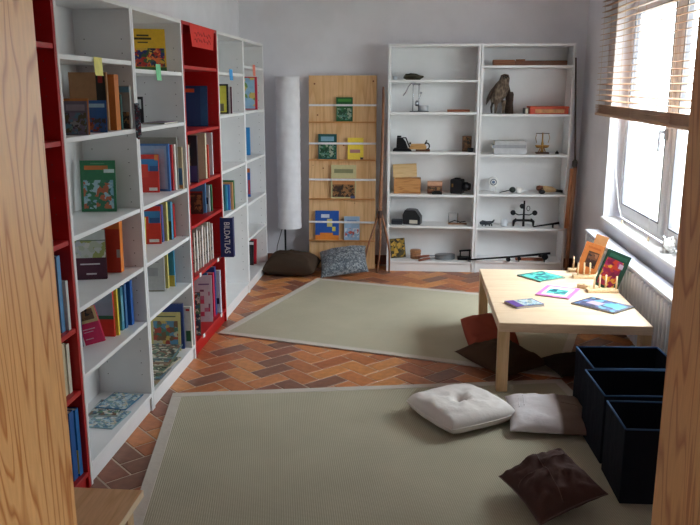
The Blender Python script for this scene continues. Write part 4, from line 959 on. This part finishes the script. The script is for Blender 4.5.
for nm, bx in (('front_panel', (-w_, w_, -d_, -d_ + .01, 0, h_)), ('back_panel', (-w_, w_, d_ - .01, d_, 0, h_)), ('side_panel', (-w_, -w_ + .01, -d_ + .01, d_ - .01, 0, h_)), ('side_panel', (w_ - .01, w_, -d_ + .01, d_ - .01, 0, h_)), ('bottom_panel', (-w_ + .01, w_ - .01, -d_ + .01, d_ - .01, 0.0, 0.01))):
    MB().box(*bx, 0.001).build(nm, BOXWOOD, t)
MB().box(-0.12, 0.10, -0.005, 0.005, 0, 0.125, 0.002).build('lid', wood('lid', (222, 190, 140), (206, 168, 116), 'x', 5), t, (-0.012, d_ - 0.01, h_), (R(-12), R(-3), 0))
t = thing('picture_box', 'pink and brown box with dark band on the fourth shelf', 'box', (0.19, Y0, 0.7115))
MB().box(-0.066, 0.066, -0.04, 0.04, 0, 0.07, 0.002).build('body', plain((120, 76, 62), 0.5), t); MB().box(-0.067, 0.067, -0.041, 0.041, 0.0705, 0.108, 0.002).build('lid', plain((196, 148, 118), 0.5), t)
MB().box(-0.064, 0.064, -0.0425, -0.0405, 0.03, 0.062).build('print', pic_brown, t)
t = thing('black_block', 'small black block in front of the pink box', 'block', (0.21, Y0 - 0.085, 0.7115))
MB().box(-0.045, 0.045, -0.025, 0.025, 0, 0.022, 0.003).build('body', BLACK, t); MB().box(-0.03, 0.03, -0.015, 0.015, 0.0222, 0.032, 0.003).build('knob', BLACK, t)
t = thing('box_camera', 'old black box camera with round lens on fourth shelf', 'camera', (0.40, Y0, 0.7115), R(-20))
MB().box(-0.06, 0.05, -0.045, 0.045, 0, 0.13, 0.006, seg=2).build('body', BLACK, t)
MB().lathe([(0.042, 0.05), (0.042, 0.09), (0.034, 0.095), (0.032, 0.115), (0.026, 0.115), (0.024, 0.095), (0.0001, 0.093)], (0, 0, 0.065), 22, 'x').build('lens', IRON, t)
MB().box(-0.03, 0.02, -0.02, 0.02, 0.1305, 0.142, 0.003).build('viewfinder', IRON, t); MB().box(-0.045, -0.03, -0.0475, -0.0455, 0.06, 0.09, 0.0005).build('plate', BRASS, t)
t = thing('adding_machine', 'black slope-topped adding machine with white label on fifth shelf', 'machine', (-0.01, Y0, 0.4245), R(-10))
MB().prism([(-0.075, 0), (0.082, 0), (0.082, 0.07), (0.04, 0.13), (-0.06, 0.132), (-0.08, 0.09)], -0.06, 0.06).build('body', plain((34, 36, 40), 0.4), t)
MB().box(-0.015, 0.06, -0.0625, -0.0605, 0.012, 0.045).build('label_plate', plain((206, 200, 186), 0.5), t)
kb = MB().prism([(-0.04, 0.132), (0.03, 0.13), (0.03, 0.136), (-0.04, 0.138)], -0.045, 0.045).build('key_plate', plain((96, 98, 104), 0.5), t)
t = thing('black_case', 'flat dark case left of the adding machine', 'case', (-0.15, Y0 - 0.02, 0.4245))
MB().box(-0.05, 0.052, -0.05, 0.05, 0, 0.026, 0.005, seg=2).build('body', plain((40, 44, 52), 0.5), t); MB().box(-0.05, 0.052, -0.05, 0.05, 0.0262, 0.04, 0.005, seg=2).build('lid', plain((40, 44, 52), 0.5), t)
t = thing('wire_frame', 'upright wire frame on a small wooden base', 'stand', (0.40, Y0, 0.4245))
MB().box(-0.08, 0.09, -0.02, 0.02, 0, 0.012, 0.002).build('base', wood('basewood', (150, 110, 80), (120, 84, 60), 'x', 5), t)
MB().tube([(-0.075, 0, 0.011), (-0.075, 0, 0.105), (0.005, 0, 0.105), (0.005, 0, 0.011)], 0.003, 8).build('frame', STEEL, t); MB().box(0.0, 0.012, -0.004, 0.004, 0.03, 0.105, 0.001).build('rail', STEEL, t)
MB().tube([(-0.07, 0.0, 0.015), (-0.02, 0, 0.035), (0.03, 0, 0.02), (0.08, 0, 0.028)], 0.005, 8).build('spring_arm', IRON, t)
z = 0.0975
t = thing('patterned_tin', 'yellow and black patterned tin panel leaning at bottom left', 'tin', (-0.13, Y0 - 0.02, z + 0.006), (R(-14), R(-5), R(4)))
MB().box(-0.066, 0.066, 0, 0.012, 0.006, 0.178, 0.003).build('panel', pic_cam, t); MB().box(-0.07, 0.07, 0.002, 0.01, 0.002, 0.182, 0.003).build('rim', plain((70, 60, 30), 0.5), t)
t = thing('round_basket', 'small round woven box on the bottom shelf', 'basket', (0.027, Y0, z))
WICK = wood('wicker', (176, 128, 90), (130, 86, 56), 'z', 20)
MB().lathe([(0.044, 0), (0.048, 0.004), (0.048, 0.055), (0.044, 0.056), (0.0001, 0.056)], n=26).build('body', WICK, t)
MB().lathe([(0.051, 0.0565), (0.051, 0.078), (0.046, 0.083), (0.0001, 0.084)], n=26).build('lid', WICK, t)
for zz in (0.012, 0.03, 0.048): MB().ring((0, 0, zz), 0.048, 0.048, 0.0025, 26, 6).build('band', plain((110, 72, 50), 0.7), t)
t = thing('waffle_iron', 'grey oval waffle iron with two wooden handles', 'waffle iron', (0.30, Y0 - 0.02, z), R(11))
ALU = metal((140, 146, 152), 0.45)
for s, nm in ((0, 'lower_plate'), (1, 'upper_plate')):
    m = MB(); P = []
    for k in range(28):
        a = 2 * PI * k / 28; P.append((0.093 * math.cos(a), 0.06 * math.sin(a)))
    m.prism(P, 0.006 + 0.022 * s, 0.026 + 0.022 * s, 'z'); m.build(nm, ALU, t)
for k, (dy, dz) in enumerate(((-0.035, 0.02), (-0.005, 0.038))):
    MB().tube([(-0.085, dy * .5, dz), (-0.15, dy, dz)], 0.005, 8).build('rod', ALU, t)
    MB().tube([(-0.15, dy, dz), (-0.20, dy * 1.3, dz - 0.004), (-0.26, dy * 2.0, dz - 0.01)], [0.009, 0.012, 0.009], 10).build('handle', wood('handlewood', (150, 92, 74), (120, 70, 56), 'x', 6), t)
t = thing('flat_iron', 'black flat iron with square handle on the bottom shelf', 'iron', (0.475, Y0 - 0.02, z))
MB().prism([(-0.06, -0.035), (0.04, -0.035), (0.085, 0), (0.04, 0.035), (-0.06, 0.035)], 0, 0.026, 'z').build('sole', IRON, t)
MB().tube([(-0.035, 0, 0.024), (-0.035, 0, 0.08)], 0.006, 8).build('handle_post', IRON, t); MB().tube([(0.05, 0, 0.022), (0.05, 0, 0.088)], 0.006, 8).build('handle_post', IRON, t)
MB().tube([(-0.045, 0, 0.08), (0.06, 0, 0.09)], 0.008, 10).build('handle', IRON, t)

# right case, from the top
t = thing('wooden_box', 'long brown wooden plank box on the highest shelf', 'box', (0.99, Y0, 1.8405))
MB().box(-0.32, -0.13, -0.03, 0.03, 0, 0.05, 0.004).build('left_block', wood('plankl', (150, 96, 64), (120, 72, 48), 'x', 4), t)
MB().box(-0.13, 0.32, -0.028, 0.028, 0, 0.042, 0.004).build('long_block', wood('plankr', (124, 76, 50), (92, 54, 38), 'x', 4), t)
MB().box(-0.12, -0.04, -0.02, 0.02, 0.0422, 0.054, 0.003).build('handle', wood('plankl', None, None), t)
# bird of prey, stuffed, on a stump
t = thing('bird_figure', 'brown stuffed bird of prey perched on a dark stump', 'bird figure', (0.745, Y0, 1.4265)); t.scale = (1.12, 1.12, 1.0)
def feather():
    m, nt, b = new_mat('feathers'); v = coords(nt, (1, 1, 0.5))
    n = N(nt, 'ShaderNodeTexVoronoi', i_Scale=60.0); nt.links.new(v, n.inputs['Vector'])
    r = ramp(nt, [(0.0, srgb(52, 40, 34)), (0.5, srgb(92, 76, 64)), (1.0, srgb(140, 124, 108))]); nt.links.new(n.outputs['Distance'], r.inputs['Fac'])
    nt.links.new(r.outputs['Color'], b.inputs['Base Color']); b.inputs['Roughness'].default_value = 0.9
    bp = N(nt, 'ShaderNodeBump', i_Strength=0.6, i_Distance=0.006); nt.links.new(n.outputs['Distance'], bp.inputs['Height']); nt.links.new(bp.outputs['Normal'], b.inputs['Normal'])
    return m
FEA = feather(); DFEA = plain((58, 44, 36), 0.9, var=0.3, scale=60)
MB().tube([(-0.045, 0.01, 0.085), (-0.035, 0.01, 0.11), (-0.01, 0, 0.17), (0.012, -0.005, 0.23), (0.025, -0.01, 0.275), (0.032, -0.015, 0.31), (0.03, -0.015, 0.335), (0.03, -0.015, 0.343)], [0.02, 0.042, 0.062, 0.06, 0.042, 0.038, 0.03, 0.008], 18).build('body', FEA, t)
MB().tube([(0.034, -0.05, 0.315), (0.036, -0.066, 0.308), (0.036, -0.07, 0.295)], [0.012, 0.008, 0.002], 8).build('beak', plain((60, 52, 40), 0.4), t)
for x in (0.018, 0.05): MB().ball((x, -0.045, 0.322), 0.006, 8).build('eye', plain((30, 22, 10), 0.15), t)
MB().tube([(-0.025, -0.01, 0.26), (-0.06, -0.01, 0.2), (-0.09, 0.0, 0.13), (-0.105, 0.01, 0.075)], [0.02, 0.036, 0.032, 0.006], 12, flat=0.45).build('wing', DFEA, t)
MB().tube([(0.06, -0.005, 0.25), (0.072, 0.0, 0.19), (0.06, 0.01, 0.12)], [0.015, 0.026, 0.008], 12, flat=0.45).build('wing', DFEA, t)
MB().tube([(-0.05, 0.03, 0.1), (-0.06, 0.045, 0.05), (-0.055, 0.05, 0.005)], [0.02, 0.026, 0.02], 10, flat=0.35).build('tail', DFEA, t)
for x in (-0.03, 0.03):
    MB().tube([(x, -0.02, 0.115), (x, -0.028, 0.06), (x - 0.004, -0.03, 0.004)], [0.02, 0.012, 0.009], 10).build('leg', FEA, t)
MB().lathe([(0.034, 0), (0.036, 0.01), (0.03, 0.09), (0.033, 0.17), (0.026, 0.19), (0.0001, 0.192)], (0.078, 0.02, 0), 16).build('stump', plain((54, 38, 30), 0.85, var=0.3, scale=40, bump=0.5), t)
t = thing('game_box', 'flat red orange box with tan panel on second shelf', 'box', (1.165, Y0, 1.4265))
MB().box(-0.165, 0.165, -0.10, 0.10, 0, 0.05, 0.002).build('body', plain((190, 70, 44), 0.5), t); MB().box(-0.168, 0.168, -0.103, 0.103, 0.0505, 0.066, 0.002).build('lid', plain((206, 82, 52), 0.5), t)
MB().box(-0.12, 0.13, -0.1025, -0.1005, 0.010, 0.042).build('front_panel', plain((196, 140, 90), 0.5, var=0.2, scale=30), t)
t = thing('grey_book', 'thin grey book leaning beside the red orange box', 'book', (0.975, Y0, 1.4265))
MB().box(-0.014, 0.014, -0.08, 0.08, 0, 0.05).build('cover', plain((120, 120, 120), 0.6), t); MB().box(-0.011, 0.011, -0.0805, 0.077, 0.003, 0.048).build('page_block', PAGES, t)
for k, (lb, x0, x1, zz, hh, c) in enumerate((('lowest of three grey volumes stacked on third shelf', 0.705, 0.99, 1.0755, 0.052, (190, 192, 196)), ('middle of three grey volumes stacked on third shelf', 0.69, 0.985, 1.128, 0.028, (150, 152, 158)), ('topmost of three grey volumes stacked on third shelf', 0.71, 0.985, 1.1565, 0.034, (178, 180, 184)))):
    flatbook(lb, (x1, Y0 - 0.08), 90, zz, 0.18, x1 - x0, hh, c, group='grey volumes stacked on the far shelf')
t = thing('balance_scale', 'small brass balance scale with two pans', 'scale', (1.137, Y0, 1.0755))
MB().box(-0.055, 0.06, -0.035, 0.035, 0, 0.014, 0.003).build('base', DARKWOOD, t)
MB().lathe([(0.02, 0.0142), (0.012, 0.03), (0.008, 0.06), (0.012, 0.09), (0.007, 0.11), (0.006, 0.185), (0.0001, 0.188)], n=16).build('column', BRASS, t)
MB().box(-0.058, 0.058, -0.004, 0.004, 0.176, 0.183, 0.001).build('beam', plain((70, 66, 60), 0.4, 0.5), t)
for s in (-1, 1):
    MB().tube([(s * 0.052, 0, 0.176), (s * 0.062, 0, 0.14), (s * 0.05, 0, 0.095)], 0.003, 6).build('hanger', BRASS, t)
    MB().lathe([(0.0001, 0.05), (0.02, 0.055), (0.03, 0.075), (0.028, 0.075), (0.018, 0.058), (0.0001, 0.054)], (s * 0.034, 0, 0.0), 16).build('pan', BRASS, t)
MB().tube([(-0.03, 0, 0.0142), (-0.012, 0, 0.06), (0.0, 0, 0.1)], 0.005, 8).build('strut', BRASS, t); MB().tube([(0.03, 0, 0.0142), (0.012, 0, 0.06), (0.0, 0, 0.1)], 0.005, 8).build('strut', BRASS, t)
t = thing('scale_weight', 'tiny dark weight right of the balance scale', 'weight', (1.27, Y0, 1.0755))
MB().lathe([(0.016, 0), (0.016, 0.014), (0.006, 0.017), (0.008, 0.026), (0.0001, 0.028)], n=14).build('weight', IRON, t)
z = 0.7215
t = thing('alarm_clock', 'small round white clock with dark ring', 'clock', (0.72, Y0 + 0.02, z))
MB().lathe([(0.0001, -0.02), (0.044, -0.02), (0.047, -0.015), (0.047, 0.015), (0.0001, 0.018)], (0, 0, 0.095), 26, 'y').build('body', plain((226, 226, 224), 0.4), t)
MB().ring((0, -0.021, 0.095), 0.026, 0.026, 0.004, 24, 6, 'y').build('ring', plain((60, 70, 90), 0.4), t)
MB().tube([(0, -0.0235, 0.095), (0, -0.0195, 0.095)], 0.014, 16).build('hub', plain((90, 110, 140), 0.4), t)
for s in (-1, 1): MB().box(s * 0.022 - 0.005, s * 0.022 + 0.005, -0.015, 0.015, 0, 0.058, 0.002).build('foot', plain((216, 216, 214), 0.5), t)
t = thing('ladle', 'black ladle with thin handle lying by the white cup', 'ladle', (0.865, Y0, z))
MB().ball((0.028, 0, 0.027), (0.03, 0.026, 0.027), 16).build('bowl', plain((24, 36, 32), 0.4), t); MB().tube([(0.005, 0, 0.025), (-0.04, -0.01, 0.014), (-0.09, -0.02, 0.004)], 0.004, 8).build('handle', plain((40, 50, 44), 0.4), t)
t = thing('white_cup', 'small white cup between ladle and tan horn', 'cup', (0.952, Y0, z))
MB().lathe([(0.018, 0), (0.024, 0.006), (0.027, 0.048), (0.025, 0.048), (0.022, 0.01), (0.0001, 0.008)], n=20).build('cup', CER, t); MB().ring((0.03, 0, 0.026), 0.012, 0.014, 0.003, 16, 6, 'y').build('handle', CER, t)
t = thing('drinking_horn', 'tan horn with dark ends lying on fourth shelf', 'horn', (1.21, Y0, z))
MB().tube([(-0.06, 0, 0.035), (-0.02, 0, 0.036), (0.03, 0, 0.034), (0.07, 0, 0.026)], [0.03, 0.03, 0.026, 0.014], 14).build('horn', plain((190, 156, 112), 0.4, var=0.15), t)
MB().tube([(-0.105, 0, 0.05), (-0.085, 0, 0.045), (-0.055, 0, 0.036)], [0.014, 0.026, 0.03], 14).build('mouth_piece', plain((110, 60, 40), 0.5), t)
MB().tube([(0.065, 0, 0.026), (0.1, 0, 0.02), (0.13, 0, 0.015)], [0.014, 0.012, 0.014], 10).build('tip', plain((36, 32, 30), 0.5), t)
t = thing('metal_weight', 'small black weight below the horn mouth', 'weight', (1.145, Y0 - 0.07, z))
MB().ball((0, 0, 0.02), (0.03, 0.022, 0.02), 14).build('body', BLACK, t); MB().ring((0, 0, 0.042), 0.010, 0.010, 0.003, 14, 6, 'y').build('loop', IRON, t)
z = 0.4145
t = thing('toy_figure', 'low dark toy at the left of the fifth shelf', 'toy', (0.675, Y0, z))
b = MB(); b.tube([(-0.065, 0, 0.022), (-0.04, 0, 0.03), (0.0, 0, 0.026), (0.04, 0, 0.03)], [0.012, 0.022, 0.018, 0.016], 12); b.build('body', plain((36, 40, 48), 0.5), t)
for x in (-0.045, -0.015, 0.02, 0.04): MB().tube([(x, -0.012, 0.02), (x + 0.004, -0.014, 0.0)], 0.006, 8).build('foot', plain((36, 40, 48), 0.5), t)
MB().tube([(0.035, 0, 0.03), (0.055, 0, 0.04), (0.066, 0, 0.058)], [0.012, 0.009, 0.006], 8).build('tail', plain((36, 40, 48), 0.5), t)
t = thing('glass_jar', 'small clear glass jar beside the black candle holder', 'jar', (0.83, Y0, z))
MB().lathe([(0.026, 0), (0.03, 0.006), (0.03, 0.06), (0.027, 0.064), (0.026, 0.06), (0.026, 0.008), (0.0001, 0.007)], n=20).build('jar', plain((206, 210, 216), 0.1), t)
t = thing('candle_holder', 'black iron candle holder with side arms and discs', 'candle holder', (1.005, Y0, z))
MB().tube([(0, 0, 0.0), (0, 0, 0.235)], [0.011, 0.008], 10).build('stem', IRON, t)
MB().box(-0.075, 0.075, -0.012, 0.012, 0.045, 0.065, 0.004).build('lower_bar', IRON, t)
for s in (-1, 1):
    MB().tube([(0, 0, 0.11), (s * 0.05, 0, 0.105), (s * 0.09, 0, 0.125)], 0.005, 8).build('arm', IRON, t)
    MB().tube([(s * 0.098, -0.008, 0.125), (s * 0.098, 0.008, 0.125)], 0.023, 18).build('disc', IRON, t)
    MB().tube([(s * 0.06, 0, 0.06), (s * 0.088, 0, 0.045), (s * 0.09, 0, 0.0)], [0.018, 0.014, 0.008], 10).build('foot', IRON, t)
MB().tube([(-0.018, -0.012, 0.185), (-0.018, 0.012, 0.185)], 0.022, 16).build('disc', IRON, t)
MB().ring((0.038, 0, 0.165), 0.014, 0.022, 0.003, 16, 6, 'y').build('loop', IRON, t)
t = thing('poker', 'black iron poker propped aslant on fifth shelf', 'poker', (1.20, Y0 - 0.06, z))
MB().tube([(-0.115, 0, 0.008), (0.06, 0, 0.036), (0.115, 0, 0.046)], [0.006, 0.009, 0.012], 8).build('rod', IRON, t); MB().tube([(0.06, 0, 0.0), (0.06, 0, 0.034)], 0.008, 8).build('rest', IRON, t)
z = 0.1105
t = thing('metal_rod', 'long thin black rod with round clamps along the bottom shelves', 'rod', (0.90, 6.935, 0))
MB().tube([(-0.40, -0.012, 0.125), (0.0, 0, 0.158), (0.34, 0.02, 0.192)], [0.008, 0.009, 0.011], 10).build('rod', IRON, t)
for x, zz, r in ((-0.035, 0.142, 0.02), (0.062, 0.152, 0.016), (0.29, 0.172, 0.028)):
    MB().tube([(x, -0.014, zz - 0.008), (x, 0.014, zz - 0.008)], r, 16).build('clamp', IRON, t)
MB().tube([(0.25, 0.0, 0.16), (0.25, 0.0, 0.19)], 0.018, 12).build('clamp', IRON, t)
for x, z1 in ((-0.035, 0.14), (0.062, 0.15), (0.29, 0.165)): MB().tube([(x, 0.02, 0.1105), (x, 0.008, z1)], 0.006, 8).build('support', IRON, t)
t = thing('wooden_plank', 'small reddish wooden slat lying behind the black rod', 'slat', (1.07, 7.02, z))
MB().box(-0.13, 0.13, -0.02, 0.02, 0, 0.022, 0.003).build('slat', wood('redwood', None, None), t); MB().box(-0.12, -0.10, -0.015, 0.015, 0.0222, 0.028).build('knob', wood('redwood', None, None), t)
